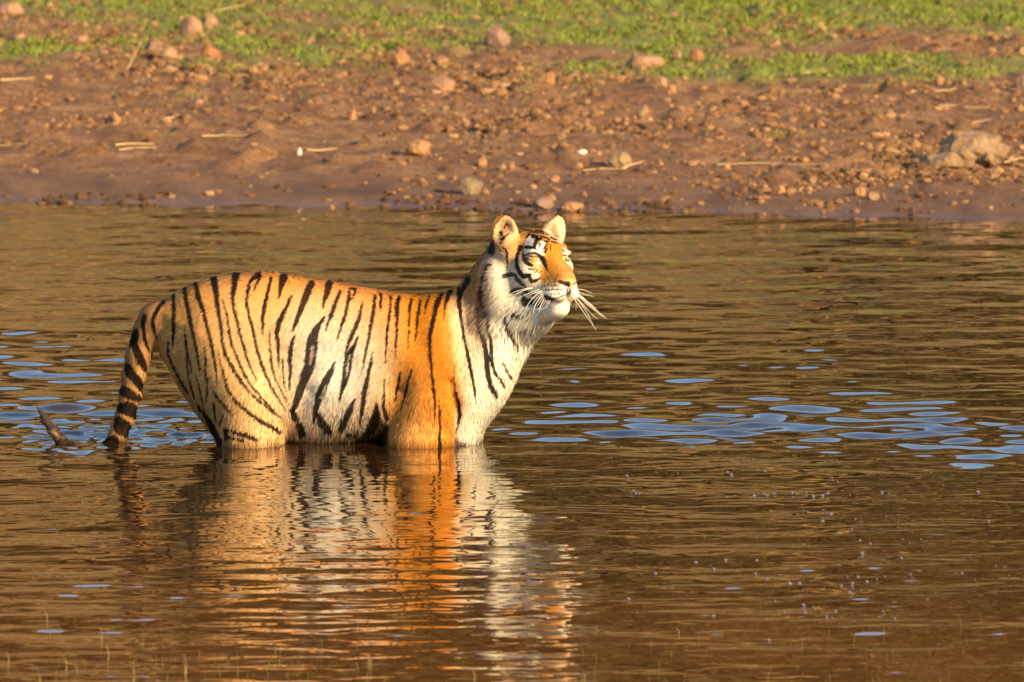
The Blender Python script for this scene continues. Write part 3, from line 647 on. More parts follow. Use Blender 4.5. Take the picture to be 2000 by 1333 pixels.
# flow of the coat
flow = np.stack([np.full(NH, -0.75), np.full(NH, -0.62), np.zeros(NH)], -1)
lg = sst(140, 40, v)[:, None]; flow = flow*(1-lg)+np.array([-.15, -1, 0])*lg
chs = sst(880, 940, x)[:, None]; flow = flow*(1-chs)+np.stack([np.full(NH, .08), np.full(NH, -1.0), np.zeros(NH)], -1)*chs
tl = (x < 322)[:, None]; flow = np.where(tl, np.stack([np.full(NH, -.3), np.full(NH, -1.0), np.zeros(NH)], -1), flow)
tip = (x < 160)[:, None]; flow = np.where(tip, np.array([-.6, .8, 0.0]), flow)
nose = hd(np.array(112.), np.array(0.), np.array(-40.))
fl_h = Pp-nose; fl_h /= np.linalg.norm(fl_h, axis=1)[:, None]+1e-6; fl_h[:, 1] -= 0.55*sst(30, -60, u)*sst(60, 0, f)
ear_zone = np.zeros(NH, bool)
for (c0, nrm, up, wd, s_) in EARS:
    rel = Pp-c0; inr = (np.abs(rel@wd) < 32) & (rel@up > -20) & (rel@up < 44) & (np.abs(rel@nrm) < 18); ear_zone |= inr
    rad = rel-(rel@nrm)[:, None]*nrm; rad /= np.linalg.norm(rad, axis=1)[:, None]+1e-6; fl_h[inr] = rad[inr]*0.8+up*0.4
flow = flow*(1-head[:, None])+fl_h*head[:, None]
flow += rng.normal(size=(NH, 3))*0.13
tang = flow-(flow*Nn).sum(1)[:, None]*Nn; tang /= np.linalg.norm(tang, axis=1)[:, None]+1e-6
L = np.full(NH, 8.5)
L += 8*sst(70, 10, v)*sst(600, 560, np.abs(x-650)*2+400)
L = np.where(x > 900, 8.5, L)
ruff = np.clip(sst(8, -28, f)*sst(10, -20, u)*head, 0, 1)
L = L*(1-head)+head*(4.2+2.2*sst(40, 0, f))
L += ruff*19
L += 15*np.exp(-((x-1020)/45)**2-((865-v-640)/45)**2)*(u < -70)
L = np.where(f > 62, np.where(u < -90, 6.0, 3.2), L)
L = np.where(ear_zone, 7.0, L); L = np.where(x < 322, 7.5, L)
# bald places: nose leather, eyes
L = np.where((f > 100) & (np.abs(l) < 14) & (u > -58) & (u < -34), 0.6, L)
L *= 0.65+0.6*rng.random(NH)
guard = (rng.random(NH) < np.where((x > 880) & (v < 200), .05, .10)) & (f < 55) & ~ear_zone
liftf = 0.16+0.16*rng.random(NH)+0.22*ruff+guard*0.28; L = L*np.where(guard, 1.35, 1)
dirn = tang+Nn*liftf[:, None]; dirn /= np.linalg.norm(dirn, axis=1)[:, None]
eyeD = np.full(NH, 1e9)
for s_ in (1, -1):
    ec = hd(np.array(58.), np.array(41.*s_), np.array(0.)); eyeD = np.minimum(eyeD, np.linalg.norm((Pp-ec)*np.array([1, 1, .8]), axis=1))
ok = (eyeD > 8.5)
Pp, Nn, dirn, L = Pp[ok], Nn[ok], dirn[ok], L[ok]; n_ = len(Pp)
wv = np.cross(dirn, Nn); wv /= np.linalg.norm(wv, axis=1)[:, None]+1e-6
wv = wv+Nn*rng.normal(size=(n_, 1))*0.5; wv -= (wv*dirn).sum(1)[:, None]*dirn; wv /= np.linalg.norm(wv, axis=1)[:, None]
wid = (0.55+0.35*rng.random(n_))*np.clip(L/7, 0.7, 1.25)
droop = np.zeros((n_, 3)); droop[:, 1] = -0.10
P0 = Pp-Nn*0.8; P1 = Pp+dirn*(L*0.5)[:, None]; P2 = Pp+(dirn-Nn*0.16+droop)*L[:, None]
hv = np.stack([P0-wv*wid[:, None], P0+wv*wid[:, None], P1+wv*(wid*.7)[:, None], P1-wv*(wid*.7)[:, None], P2], 1)   # 5 verts
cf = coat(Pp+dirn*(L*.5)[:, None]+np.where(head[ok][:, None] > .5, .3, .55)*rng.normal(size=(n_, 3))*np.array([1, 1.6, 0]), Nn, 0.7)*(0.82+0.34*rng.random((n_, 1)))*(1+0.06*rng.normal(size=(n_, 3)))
soak = sst(24, 4, Pp[:, 1]+18*(vn(Pp[:, 0]*.12, Pp[:, 2]*.05, 4)-.5)); cf *= (1-.55*soak)[:, None]      # wet fur along the waterline
cf = np.clip(cf, 0.004, 0.96)
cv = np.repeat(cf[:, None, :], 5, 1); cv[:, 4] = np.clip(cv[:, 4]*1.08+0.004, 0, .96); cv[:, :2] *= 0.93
base = (np.arange(n_)*5)[:, None]
# faces as triangles so that one array holds all
tf = np.concatenate([base+np.array([0, 1, 2]), base+np.array([0, 2, 3]), base+np.array([3, 2, 4])])
hvf = hv.reshape(-1, 3)
tn = np.cross(P0+wv-(P0-wv), P1-P0); sgn = (tn*Nn).sum(1) < 0          # face towards the outside (body frame)
# world frame swaps two axes (mirror), so the sign flips
flip = ~sgn
fl3 = np.concatenate([flip, flip, flip]); tf[fl3] = tf[fl3][:, ::-1]
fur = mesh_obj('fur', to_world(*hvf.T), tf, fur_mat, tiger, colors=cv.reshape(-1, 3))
nr = np.repeat((Nn+0.35*dirn+0.10*rng.normal(size=(n_, 3)))[:, None, :], 5, 1).reshape(-1, 3)
nr = nr[:, [0, 2, 1]]; nr /= np.linalg.norm(nr, axis=1)[:, None]
try: fur.data.normals_split_custom_set_from_vertices(nr.tolist())
except Exception as ex: print('custom normals', ex)
print('hairs', n_)

# ------------------------------------------------------------------ eyes, nose leather, whiskers
def uv_ball(r, nseg=28, nring=18):
    V = []; F = []
    for i in range(nring+1):
        th = math.pi*i/nring
        for j in range(nseg):
            ph = 2*math.pi*j/nseg; V.append((r*math.cos(th), r*math.sin(th)*math.cos(ph), r*math.sin(th)*math.sin(ph)))
    for i in range(nring):
        for j in range(nseg):
            F.append((i*nseg+j, i*nseg+(j+1) % nseg, (i+1)*nseg+(j+1) % nseg, (i+1)*nseg+j))
    return np.array(V), np.array(F)
eye_mat = attr_mat('eyeball', 0.08, 0.6)
for s_ in (1, -1):
    V, F = uv_ball(8.2)
    ec = hd(np.array(54.), np.array(39.5*s_), np.array(-0.5)); gz = hd(np.array(54.+10), np.array(39.5*s_+5.0*s_), np.array(1.2))-ec; gz /= np.linalg.norm(gz)
    ax = np.cross((0, 1, 0), gz); ax /= np.linalg.norm(ax); up = np.cross(gz, ax)
    Wp = ec+V[:, :1]*gz+V[:, 1:2]*ax+V[:, 2:3]*up
    ang = np.arccos(np.clip(V[:, 0]/8.2, -1, 1)); col = np.where(ang[:, None] < 0.28, (0.005, 0.005, 0.005), np.where(ang[:, None] < 0.78, (0.62, 0.34, 0.05), np.where(ang[:, None] < 0.9, (0.08, 0.04, 0.01), (0.03, 0.02, 0.015))))
    mesh_obj('eye', to_world(*Wp.T), F, eye_mat, tiger, colors=col)
wm, t, b = new_mat('whisker'); b.inputs['Base Color'].default_value = (0.88, 0.84, 0.74, 1); b.inputs['Roughness'].default_value = 0.35
def tube(pts, r0, r1, n=5):
    """tapered tube along world points"""
    pts = [Vector(p) for p in pts]; V = []; F = []
    for i, p in enumerate(pts):
        dd = (pts[min(i+1, len(pts)-1)]-pts[max(i-1, 0)]).normalized(); a = dd.orthogonal().normalized(); c = dd.cross(a)
        r = r0+(r1-r0)*i/(len(pts)-1)
        for j in range(n): V.append(p+a*(r*math.cos(6.283*j/n))+c*(r*math.sin(6.283*j/n)))
    for i in range(len(pts)-1):
        for j in range(n): F.append((i*n+j, i*n+(j+1) % n, (i+1)*n+(j+1) % n, (i+1)*n+j))
    return np.array([tuple(q) for q in V]), np.array(F)
def scr(x, y, d): return np.array([x, 865-y-K*d, d])
def whisker(root, mid, tip, d0, d1):
    a, m_, c = scr(*root, d0), scr(*mid, (d0*.55+d1*.45)), scr(*tip, d1)
    pts = []
    for i in range(9):
        t_ = i/8; q = a*(1-t_)**2+2*(2*m_-0.5*a-0.5*c)*t_*(1-t_)+c*t_*t_; pts.append(to_world(*q))
    V, F = tube(pts, 0.00095, 0.0004); mesh_obj('whisker', V, F, wm, tiger)
def z(S, a, b_): return (S[0]+a/S[2], S[1]+b_/S[2])
for ro, mi, ti_ in [((860,265),(690,295),(520,360)), ((850,272),(660,335),(560,420)), ((965,290),(800,350),(640,430)), ((1000,312),(860,355),(770,400)), ((1005,318),(860,430),(745,600)), ((1040,320),(930,420),(860,520)),
 ((1065,325),(960,440),(880,560)), ((1080,318),(990,450),(925,560)), ((1090,330),(1020,470),(940,610)), ((1105,345),(1050,470),(975,600)), ((1110,360),(1070,490),(1000,600)), ((1130,365),(1090,480),(1030,600)),
 ((1145,370),(1115,470),(1060,590)), ((1160,370),(1140,450),(1110,520)), ((1050,330),(930,480),(870,660)), ((1075,340),(1000,500),(960,640))]:
    whisker(z(H3, *ro), z(H3, *mi), z(H3, *ti_), -126, -140-12*random.random())
Z1 = (880, 400, 4.444)
for ro, mi, ti_ in [((1075,745),(1200,860),(1350,995)), ((1080,765),(1210,880),(1310,970)), ((1070,780),(1170,900),(1275,1000)), ((1060,800),(1140,920),(1265,1095)), ((1065,790),(1160,910),(1235,1050)), ((1085,750),(1165,785),(1240,800)),
 ((1075,770),(1220,900),(1335,985)), ((1060,810),(1085,850),(1085,920)), ((1070,760),(1190,850),(1275,925)), ((1090,740),(1150,745),(1225,775))]:
    whisker(z(Z1, *ro), z(Z1, *mi), z(Z1, *ti_), -84, -70)

# ------------------------------------------------------------------ rocks on the bank
def ico(sub):
    bm = bmesh.new(); bmesh.ops.create_icosphere(bm, subdivisions=sub, radius=1.0)
    V = np.array([v_.co[:] for v_ in bm.verts]); F = np.array([[v_.index for v_ in f_.verts] for f_ in bm.faces]); bm.free(); return V, F
I4 = ico(4); I2 = ico(2)
def rock_mesh(seed, dims, I=I4, cuts=13, cutd=0.72, rough=0.10):
    r = np.random.default_rng(seed); V, F = I; V = V.copy()
    for _ in range(cuts):                                        # broken facets
        n = r.normal(size=3); n /= np.linalg.norm(n); dd = cutd-.08+0.24*r.random()
        s = V@n; V = V-np.where(s > dd, s-dd, 0)[:, None]*n*0.98
    o = r.random(3)*50
    nn = fbm(V[:, 0]*2.2+o[0]+V[:, 2]*1.1, V[:, 1]*2.2+o[1]+V[:, 2]*.9, seed % 9, 4)-0.5
    n2_ = fbm(V[:, 0]*7+o[2]+V[:, 2]*3, V[:, 1]*7+V[:, 2]*2, seed % 7, 3)-0.5
    V = V*(1+rough*2.2*nn+rough*n2_)[:, None]
    return V*np.array(dims), F
def rock_mat(name, c_lo, c_hi):
    m, t, b = new_mat(name); g = N(t, 'ShaderNodeTexCoord')
    n = N(t, 'ShaderNodeTexNoise'); n.inputs['Scale'].default_value = 9; n.inputs['Detail'].default_value = 8; n.inputs['Roughness'].default_value = .7
    t.links.new(g.outputs['Object'], n.inputs['Vector']); rr = ramp(t, [(0.32, c_lo), (0.66, c_hi)]); t.links.new(n.outputs[0], rr.inputs[0]); t.links.new(rr.outputs[0], b.inputs['Base Color'])
    b.inputs['Roughness'].default_value = .85
    bp_ = N(t, 'ShaderNodeBump'); bp_.inputs['Distance'].default_value = .01; n2 = N(t, 'ShaderNodeTexNoise'); n2.inputs['Scale'].default_value = 40; n2.inputs['Detail'].default_value = 5
    t.links.new(g.outputs['Object'], n2.inputs['Vector']); t.links.new(n2.outputs[0], bp_.inputs['Height']); t.links.new(bp_.outputs[0], b.inputs['Normal'])
    return m
RM = {'orange': rock_mat('rock_orange', (0.16, 0.075, 0.03), (0.38, 0.20, 0.085)), 'grey': rock_mat('rock_grey', (0.09, 0.062, 0.034), (0.25, 0.18, 0.10)), 'dark': rock_mat('rock_dark', (0.10, 0.055, 0.04), (0.27, 0.16, 0.11)),
      'pink': rock_mat('rock_pink', (0.16, 0.085, 0.045), (0.36, 0.20, 0.11)), 'tan': rock_mat('rock_tan', (0.12, 0.072, 0.036), (0.31, 0.195, 0.10)), 'white': rock_mat('rock_white', (0.45, 0.40, 0.33), (0.72, 0.68, 0.60)), 'red': rock_mat('rock_red', (0.13, 0.045, 0.02), (0.33, 0.14, 0.06))}
def put_rock(x, yb, wpx, hpx, mat, label, seed, deep=0.85, cutd=0.72, name='rock', rough=.13, cuts=13, rz=None, cat='rock', group='rocks lying on the muddy bank'):
    p = pix2ground(x, yb); s = FPX/ (p[1]-CY)
    wm_, hm = wpx/s, hpx/s
    V, F = rock_mesh(seed, (wm_*.56, wm_*.5*deep, hm*.68), cutd=cutd, rough=rough, cuts=cuts)
    a = rz if rz is not None else 0
    if label.startswith('largest'):
        V2_, F2_ = rock_mesh(seed+70, (wm_*.34, wm_*.3, hm*.36), cutd=.6, rough=.2, cuts=16); V3_, F3_ = rock_mesh(seed+71, (wm_*.3, wm_*.3, hm*.5), cutd=.6, rough=.2, cuts=16)
        V1_, F1_ = rock_mesh(seed+5, (wm_*.50, wm_*.4, hm*.72), cutd=.6, rough=.2, cuts=20)
        F = np.concatenate([F1_, F2_+len(V1_), F3_+len(V1_)+len(V2_)]); V = np.concatenate([V1_, V2_+np.array([-wm_*.28, -.1, -hm*.25]), V3_+np.array([wm_*.26, -.04, -hm*.1])])
    Rm = np.array([[math.cos(a), -math.sin(a), 0], [math.sin(a), math.cos(a), 0], [0, 0, 1]]); V = V@Rm.T
    o = mesh_obj(name, V, F, RM[mat], smooth=False); yy = p[1]+wm_*.3*deep
    o.location = (p[0], yy, float(ground_z(np.array(p[0]), np.array(yy)))+hm*.36)
    return tag(o, label, cat, group)
ROCKS = [
 (817, 306, 52, 38, 'orange', 'squarish orange-brown boulder on bare mud with a dark shadow to its left', 11, .8, .66),
 (920, 384, 48, 32, 'grey', 'grey flat-topped block of stone on wet mud near the water edge', 12, .7, .60),
 (972, 90, 46, 44, 'dark', 'dark upright brown-grey rock in the grass above the tiger head', 13, .8, .7),
 (1888, 326, 178, 70, 'tan', 'largest rock, a wide pale weathered boulder at the right end of the bank', 14, .7, .8),
 (375, 69, 44, 34, 'pink', 'pinkish rounded rock in the grass, left of a pair', 15, .8, .7),
 (410, 60, 36, 30, 'tan', 'tan rock touching the pinkish one, right of a pair', 16, .8, .7),
 (785, 132, 38, 28, 'orange', 'peach coloured pointed stone at the lower edge of the grass', 17, .8, .68),
 (866, 178, 46, 30, 'pink', 'pink rounded rock on gravel above the orange-brown boulder', 18, .8, .75),
 (1258, 130, 72, 22, 'pink', 'flat pink slab of stone lying in the green grass', 19, .6, .8),
 (300, 104, 32, 22, 'dark', 'dark brown lump of stone left of a pale one in the grass', 20, .8, .7),
 (328, 116, 36, 24, 'pink', 'pale stone leaning against a dark lump in the grass', 21, .8, .7),
 (1210, 330, 40, 28, 'tan', 'round tan stone amid dry stalks on the mud', 22, .8, .8),
 (1063, 411, 40, 22, 'dark', 'brown stone on the waterline just above the tiger far ear', 23, .8, .75),
 (1116, 416, 44, 20, 'orange', 'orange-brown low stone on the waterline right of the tiger ears', 24, .8, .75),
 (1362, 120, 30, 24, 'red', 'dark red-brown stump-like stone standing in the grass', 25, .8, .7),
 (1323, 116, 20, 22, 'tan', 'small tan stone beside the dark red-brown one', 26, .8, .7),
 (585, 307, 9, 13, 'white', 'tiny bright white stone standing on the mud at the left', 27, .8, .8),
 (1136, 312, 18, 9, 'white', 'small white pebble left of the round tan stone', 28, .8, .8),
 (388, 164, 38, 18, 'orange', 'low orange-tan stone on the bare slope below the pale pair', 29, .8, .75),
 (226, 243, 18, 20, 'orange', 'small pointed orange stone on smooth mud at the left', 30, .8, .7),
 (408, 116, 42, 34, 'red', 'lumpy reddish-brown stone below the pinkish pair', 31, .8, .7),
 (36, 78, 26, 16, 'pink', 'grey-pink stone at the far left in the grass', 32, .8, .75),
 (158, 90, 26, 16, 'pink', 'dull pink stone in thin grass at the upper left', 33, .8, .75),
 (942, 331, 20, 15, 'orange', 'small orange stone above the grey block', 34, .8, .7),
 (980, 338, 22, 12, 'tan', 'small tan stone, left of two side by side right of the grey block', 35, .8, .7),
 (998, 337, 16, 12, 'orange', 'small orange stone, right of two side by side right of the grey block', 36, .8, .7),
 (1075, 170, 20, 26, 'orange', 'upright orange stone on gravel at mid bank', 37, .8, .7),
 (688, 232, 20, 22, 'orange', 'upright brown-orange stone, left of two on the gravel slope', 38, .8, .7),
 (728, 230, 13, 16, 'tan', 'slim tan stone, right of two on the gravel slope', 39, .8, .7),
 (494, 150, 24, 18, 'orange', 'orange stone beside a dark hollow at the grass edge', 40, .8, .7),
 (549, 200, 13, 8, 'tan', 'small pale round pebble on bare brown slope', 41, .8, .8),
 (16, 28, 54, 30, 'pink', 'broad brown-pink rock in the top left corner', 42, .8, .75),
 (862, 126, 26, 14, 'orange', 'small orange stone right of the peach pointed one', 43, .8, .75),
 (1085, 356, 20, 12, 'orange', 'little orange-brown stone on wet mud right of the grey block', 44, .8, .75),
 (1130, 334, 16, 13, 'orange', 'little orange stone below the white pebble', 45, .8, .75),
 (1525, 382, 18, 15, 'orange', 'small orange clod near the water on the right', 46, .8, .7),
 (1680, 384, 26, 18, 'orange', 'orange lump near the water below the largest rock', 47, .8, .7),
 (1705, 392, 24, 16, 'tan', 'tan lump right of the orange one near the water', 48, .8, .7),
 (1490, 392, 36, 8, 'red', 'flat reddish stone on the wet mud near the water', 49, .8, .75),
 (1140, 386, 14, 10, 'red', 'tiny reddish stone just above the waterline at centre right', 50, .8, .7),
 (1290, 178, 30, 20, 'pink', 'pale pink stone at the lower edge of the green grass', 51, .8, .7),
 (1312, 186, 20, 20, 'orange', 'orange stone right of the pale pink one below the grass', 52, .8, .7),
 (1255, 228, 22, 22, 'tan', 'tan upright stone beside a dark hollow in the mud', 53, .8, .7),
 (1455, 64, 13, 12, 'orange', 'small orange stone alone in the bright green grass', 54, .8, .7),
 (1315, 38, 24, 12, 'pink', 'pale stone lying in bright green grass near the top', 55, .8, .7),
 (1627, 76, 22, 10, 'tan', 'tan flat stone in the green grass at the upper right', 56, .8, .7),
 (1604, 250, 16, 12, 'orange', 'small orange-tan stone with a red shade on the right bank', 57, .8, .7),
 (1833, 172, 20, 24, 'orange', 'upright orange stone among dry stalks at the right', 58, .8, .7),
 (1996, 190, 22, 36, 'dark', 'dark stone cut off by the right edge of the picture', 59, .8, .7),
 (1710, 274, 36, 14, 'orange', 'low orange clod left of the largest rock', 60, .8, .7),
]
for i, q in enumerate(ROCKS):
    x, yb, w_, h_, mt, lb, sd_, dp, ct_ = q
    put_rock(x, yb, w_, h_, mt, lb, sd_, dp, ct_, rz=0.0 if i in (0, 1) else None)
# small countable stones scattered: copies of six prototypes, all alike
protos = []
for k_ in range(6):
    V, F = rock_mesh(200+k_, (1, .85, .7), I2, 5, .7, .14)
    me = mesh_obj('small_stone', V, F, [RM['orange'], RM['tan'], RM['dark'], RM['pink'], RM['orange'], RM['red']][k_]); protos.append(me)
cnt = 0; rr = random.Random(5)
while cnt < 190:
    x = rr.uniform(-20, 2020); y = 60+330*rr.random()**1.0
    wgt = 0.25+0.9*math.exp(-((x-850)/330)**2-((y-190)/75)**2)+0.9*math.exp(-((x-1550)/500)**2-((y-340)/50)**2)+0.5*math.exp(-((x-450)/300)**2-((y-110)/50)**2)
    if x < 800 and y > 230: wgt *= .2
    if rr.random() > wgt: continue
    p = pix2ground(x, y); s = FPX/(p[1]-CY); r_ = rr.choice([4, 4.5, 5, 6, 7, 9])/s
    src = protos[cnt % 6]; o = src if cnt < 6 else src.copy()
    if cnt >= 6: COL.objects.link(o)
    o.location = (p[0], p[1], float(ground_z(np.array(p[0]), np.array(p[1])))+r_*.25); o.scale = (r_, r_, r_*rr.uniform(.7, 1.2)); o.rotation_euler = (rr.uniform(-.3, .3), rr.uniform(-.3, .3), rr.uniform(0, 6.28))
    tag(o, 'small brown stone or clod scattered loose over the muddy bank', 'stone', 'small loose stones scattered over the bank'); cnt += 1
# gravel and crumbs: uncountable
V0, F0 = ico(1)
gx, gy, gr = [], [], []
r = np.random.default_rng(9); NT = 180000
cx = r.uniform(-6.0, 6.0, NT); cy = r.uniform(12, 31, NT); t_ = cy-shore_y(cx)
sxp, syp = world2pix(cx, cy, ground_z(cx, cy))
wgt = 0.20+0.9*np.exp(-((sxp-900)/420)**2-((syp-190)/70)**2)+0.8*np.exp(-((sxp-1550)/520)**2-((syp-330)/65)**2)+0.35*np.exp(-((sxp-400)/400)**2-((syp-110)/50)**2)
wgt *= 0.3+1.4*(fbm(cx*1.3, cy*.8, 13, 3) > .5); wgt *= np.where((sxp < 750) & (syp > 250), .22, 1); edge = (t_ > -.06) & (t_ < .35) & (fbm(cx*2.5, cy*0+.7, 3, 2) > .45); wgt = np.where(edge, np.maximum(wgt, .55), wgt)
kp = (t_ > -0.05) & (r.random(NT) < wgt*.62); cx, cy, edge = cx[kp], cy[kp], edge[kp]; n_ = len(cx)
rad = 0.005+0.020*r.random(n_)**2.4
zz = ground_z(cx, cy)+rad*.2
j3 = 1+0.35*r.normal(size=(n_, len(V0), 1))*.6; sc3 = np.stack([1+.4*r.random(n_), 1+.4*r.random(n_), .6+.4*r.random(n_)], -1)[:, None, :]
GV = V0[None]*j3*sc3*rad[:, None, None]+np.stack([cx, cy, zz], -1)[:, None, :]
GF = (F0[None]+(np.arange(n_)*len(V0))[:, None, None]).reshape(-1, 3)
pal = np.array([(0.22, .12, .052), (.16, .08, .033), (.29, .17, .08), (.11, .052, .022), (.22, .115, .05)])
gc = pal[r.integers(0, 5, n_)]*(0.75+.5*r.random((n_, 1)))*np.where(edge, .42, 1)[:, None]
tag(mesh_obj('gravel', GV.reshape(-1, 3), GF, attr_mat('gravel', .9, .2), smooth=False, colors=np.repeat(gc, len(V0), 0)), 'loose brown gravel and crumbs of mud over the bank', 'gravel', kind='stuff')

# ------------------------------------------------------------------ turf on the bank
NT = 2100000
cx = r.uniform(-5.9, 5.9, NT); cy = r.uniform(13, 34, NT)
i_ = np.clip(np.searchsorted(nx1, cx)-1, 0, nX-2); j_ = np.clip(np.searchsorted(ny1, cy)-1, 0, nY-2); g_ = gmask[i_, j_]
clump = fbm(cx*5, cy*3.2, 14, 3)
kp = r.random(NT) < np.clip(g_*0.9, 0, 1)*sst(.30, .66, clump)+0.012*(cy > 15); cx, cy, g_ = cx[kp], cy[kp], g_[kp]; n_ = len(cx)
hh = (0.010+0.026*r.random(n_)**1.5)*(0.6+0.5*g_); aa = r.random(n_)*6.28; ww = 0.002+0.0025*r.random(n_)
z0 = ground_z(cx, cy)-0.004; la = r.random(n_)*6.28; ll = hh*(0.3+.7*r.random(n_))
b0 = np.stack([cx-ww*np.cos(aa), cy-ww*np.sin(aa), z0], -1); b1 = np.stack([cx+ww*np.cos(aa), cy+ww*np.sin(aa), z0], -1)
tp = np.stack([cx+ll*np.cos(la), cy+ll*np.sin(la), z0+hh], -1)
BV = np.stack([b0, b1, tp], 1).reshape(-1, 3); BF = np.arange(n_*3).reshape(-1, 3)
dry = r.random(n_) < (0.14+0.3*(1-g_))
bc = np.where(dry[:, None], np.array((.38, .27, .11)), np.array((.25, .33, .03)))*(0.78+.44*r.random((n_, 1)))
gm_, t, b = new_mat('grass_blades'); a_ = N(t, 'ShaderNodeAttribute'); a_.attribute_name = 'Col'; t.links.new(a_.outputs['Color'], b.inputs['Base Color']); b.inputs['Roughness'].default_value = .6
go = mesh_obj('grass', BV, BF, gm_, colors=np.repeat(bc, 3, 0))
tag(go, 'short green and dry grass growing in patches on the bank', 'grass', kind='stuff')
nn = np.tile(np.array([0.25, -0.35, .9]), (n_*3, 1))+0.18*r.normal(size=(n_*3, 3)); nn /= np.linalg.norm(nn, axis=1)[:, None]
go.data.normals_split_custom_set_from_vertices(nn.tolist())

# ------------------------------------------------------------------ dry stalks lying on the bank
sm, t, b = new_mat('straw'); b.inputs['Base Color'].default_value = (.46, .32, .15, 1); b.inputs['Roughness'].default_value = .7
def stalk(x0, y0, x1, y1, wpx, label, bow=0.0, up=0.0, name='dry_stalk'):
    a = pix2ground(x0, y0); c = pix2ground(x1, y1)
    if up: c = a+np.array([(x1-x0)/330.0, 0.02, (y0-y1)/330.0])
    pts = []
    for i in range(7):
        t_ = i/6; q = a*(1-t_)+c*t_; q = q.copy()
        if not up: q[2] = .5*q[2]+.5*float(ground_z(np.array(q[0]), np.array(q[1])))+.014
        q[1] += 0.012*math.sin(1.7*t_*math.pi+x0); pts.append(q)
    V, F = tube(pts, wpx/330/2.7, wpx/330/6, 6); tag(mesh_obj(name, V, F, sm), label, 'stalk', 'dry stalks lying on the bank')
stalk(245, 143, 275, 83, 5, 'thick dry stalk standing up at a slant in the left grass', up=1)
stalk(395, 271, 483, 272, 6, 'pale straight dry stalk lying on the left mud', .01)
stalk(600, 299, 658, 295, 5, 'short pale stalk lying right of the tiny white stone', .01)
stalk(-5, 290, 112, 293, 4, 'long thin stalk on the mud at the left edge', .01)
stalk(225, 290, 300, 286, 5, 'dry yellow stalk in a straw tuft, upper one', .02)
stalk(232, 299, 305, 292, 4, 'dry yellow stalk in a straw tuft, lower one', .02)
stalk(415, 28, 485, 14, 5, 'pale stalk in grass above the pinkish rock pair', .02)
stalk(845, 60, 912, 62, 4, 'pale stalk in grass left of the dark upright rock', .01)
stalk(0, 162, 66, 159, 6, 'pale stalk at the left edge on the bare slope', .01)
stalk(1778, 187, 1930, 181, 5, 'long pale stalk at the right, the upper of three', .02)
stalk(1835, 211, 1935, 214, 5, 'long pale stalk at the right, the middle of three', .02)
stalk(1875, 252, 1935, 240, 4, 'pale stalk at the right just above the largest rock', .02)
stalk(1290, 304, 1350, 318, 5, 'bent dry stalk on the mud right of the round tan stone', .02)
stalk(1215, 335, 1257, 322, 6, 'thick short stalk crossing in front of the round tan stone', .03)
stalk(1140, 340, 1225, 335, 3, 'thin stalk on the mud below the round tan stone', .01)
stalk(1565, 150, 1612, 144, 5, 'short pale stalk at the lower edge of the right grass', .01)
stalk(1960, 320, 2010, 312, 5, 'short stalk poking from beneath the largest rock', .02)
stalk(1680, 172, 1745, 172, 3, 'thin stalk in dry grass left of the three long ones', .01)
stalk(1400, 326, 1620, 326, 3, 'very long thin stalk flat on the mud at right', .01)
stalk(320, 237, 372, 236, 6, 'pale stalk fragment on the mud at the left centre', .01)
stalk(1120, 122, 1270, 135, 3, 'thin stalk lying below the flat pink slab', .01)

# ------------------------------------------------------------------ weeds poking out of the near water
wv_ = []; wf_ = []; wc = []
r = np.random.default_rng(31)
for i in range(420):
    x = r.uniform(-60, 2060); y = 1345-115*r.random()**2.6
    if x > 700 and r.random() < .55: continue
    cl = vn(np.array(x/60.0), np.array(3.0), 2)
    if cl < .35: continue
    p = pix2ground(x, y, 0.0); hgt = (0.010+0.035*r.random()**1.8); 
    th = r.uniform(-.25, .25); w1_ = .0013
    pts = [(p[0], p[1], -.03), (p[0]+th*hgt*.3, p[1], hgt*.5), (p[0]+th*hgt, p[1]-.01, hgt)]
    V, F = tube(pts, w1_, .0005, 3); k_ = sum(len(q) for q in wv_); wv_.append(V); wf_.append(F+k_); wc.append(np.tile(np.array((.20, .17, .055))*r.uniform(.7, 1.3), (len(V), 1)))
for (x, y, h_) in ((90, 1215, .10), (210, 1290, .13), (362, 1318, .17), (360, 1320, .12), (718, 1300, .11), (722, 1305, .12), (1324, 1240, .06), (1140, 1330, .08), (15, 1300, .12), (128, 1310, .12), (260, 1333, .14), (925, 1333, .12)):
    h_ *= .38; p = pix2ground(x, y, 0.0); pts = [(p[0], p[1], -.03), (p[0]+.004, p[1], h_*.5), (p[0]-.004, p[1], h_)]
    V, F = tube(pts, .0020, .0006, 4)
    V, F = V, F; k_ = sum(len(q) for q in wv_); wv_.append(V); wf_.append(F+k_); wc.append(np.tile(np.array((.22, .18, .06)), (len(V), 1)))
tag(mesh_obj('water_grass', np.concatenate(wv_), np.concatenate(wf_), gm_, colors=np.concatenate(wc)), 'thin pale green shoots poking out of the near water', 'water grass', kind='stuff')

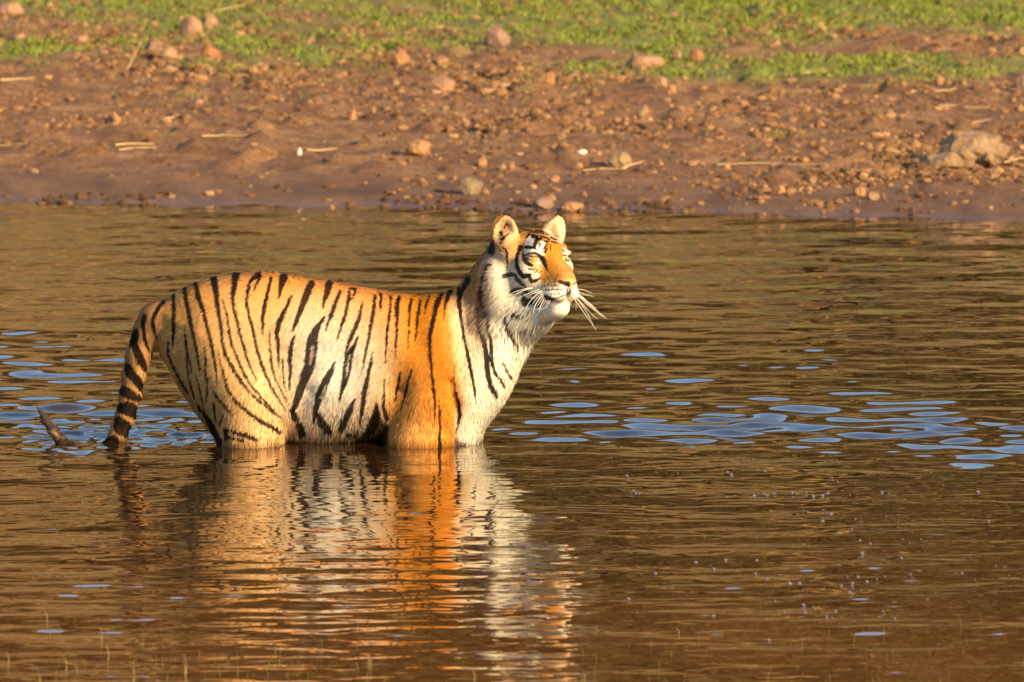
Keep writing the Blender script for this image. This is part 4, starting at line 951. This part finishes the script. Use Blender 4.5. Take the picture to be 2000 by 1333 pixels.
# ------------------------------------------------------------------ foam bubbles on the right-hand water
Vb, Fb = ico(2); keepb = Vb[:, 2] > -.3
bv = []; bf = []; kk = 0; r = np.random.default_rng(77)
mb, t, b = new_mat('bubble'); b.inputs['Base Color'].default_value = (.12, .10, .10, 1); b.inputs['Roughness'].default_value = .04; b.inputs['IOR'].default_value = 1.33
cl = [(1580, 965, 90, 6, 16), (1240, 960, 60, 4, 8), (1660, 1140, 150, 60, 34), (1720, 1020, 120, 30, 12), (1340, 1150, 60, 50, 3), (1550, 1200, 80, 30, 10), (1480, 928, 110, 6, 8), (1900, 1095, 60, 15, 4)]
for (x, y, sx, sy, n_) in cl:
    for _ in range(int(n_*1.6)):
        p = pix2ground(x+r.normal()*sx, y+r.normal()*sy, 0.0); rr_ = .0035+.006*r.random()**2
        bv.append(Vb*rr_*np.array([1, 1, .7])+p+np.array([0, 0, rr_*.1])); bf.append(Fb+kk); kk += len(Vb)
tag(mesh_obj('foam', np.concatenate(bv), np.concatenate(bf), mb), 'specks of foam and bubbles drifting on the right-hand water', 'foam', kind='stuff')

# ------------------------------------------------------------------ scrub and woodland on the slope beyond the bank (seen mirrored in the water)
def leaf_cloud(centres, radii, per, size, colors, seed):
    r = np.random.default_rng(seed); V = []; Cc = []
    for (c, rd) in zip(centres, radii):
        n = per; u_ = r.normal(size=(n, 3)); u_ /= np.linalg.norm(u_, axis=1)[:, None]; u_ *= (0.55+.5*r.random((n, 1)))*np.array(rd)
        lump = fbm(u_[:, 0]*1.3+c[0], u_[:, 2]*1.3+c[1], 3, 2); u_ *= (0.75+.5*lump)[:, None]
        p = u_+np.array(c); a = r.normal(size=(n, 3)); a /= np.linalg.norm(a, axis=1)[:, None]; b_ = np.cross(a, r.normal(size=(n, 3))); b_ /= np.linalg.norm(b_, axis=1)[:, None]
        s = size*(0.6+.8*r.random((n, 1)))
        V.append(np.stack([p-a*s, p+b_*s*.6, p+a*s, p-b_*s*.6], 1).reshape(-1, 3)); k_ = np.array(colors)[r.integers(0, len(colors), n)]*(0.6+.8*r.random((n, 1))); Cc.append(np.repeat(k_, 4, 0))
    V = np.concatenate(V); return V, np.arange(len(V)).reshape(-1, 4), np.concatenate(Cc)
r = np.random.default_rng(55)
cs_, rs_ = [], []
for i in range(150):
    X = r.uniform(-34, 34); Y = r.uniform(72, 96); sz = r.uniform(1.6, 3.0); cs_.append((X, Y, float(ground_z(np.array(X), np.array(Y)))+sz*.8)); rs_.append((sz*1.2, sz*1.1, sz))
for i in range(150):
    X = r.uniform(-26, 26); Y = r.uniform(44, 74); sz = r.uniform(.35, 1.1)*(Y/60); cs_.append((X, Y, float(ground_z(np.array(X), np.array(Y)))+sz*.6)); rs_.append((sz*1.3, sz*1.1, sz))
V, F, Cc = leaf_cloud(cs_, rs_, 300, .26, [(.055, .042, .010), (.085, .060, .016), (.13, .085, .025)], 5)
tag(mesh_obj('woodland', V, F, attr_mat('far_leaves', .7, .2), smooth=False, colors=Cc), 'dark green far-off wood on the slope beyond the bank', 'wood', kind='stuff')
print('done')
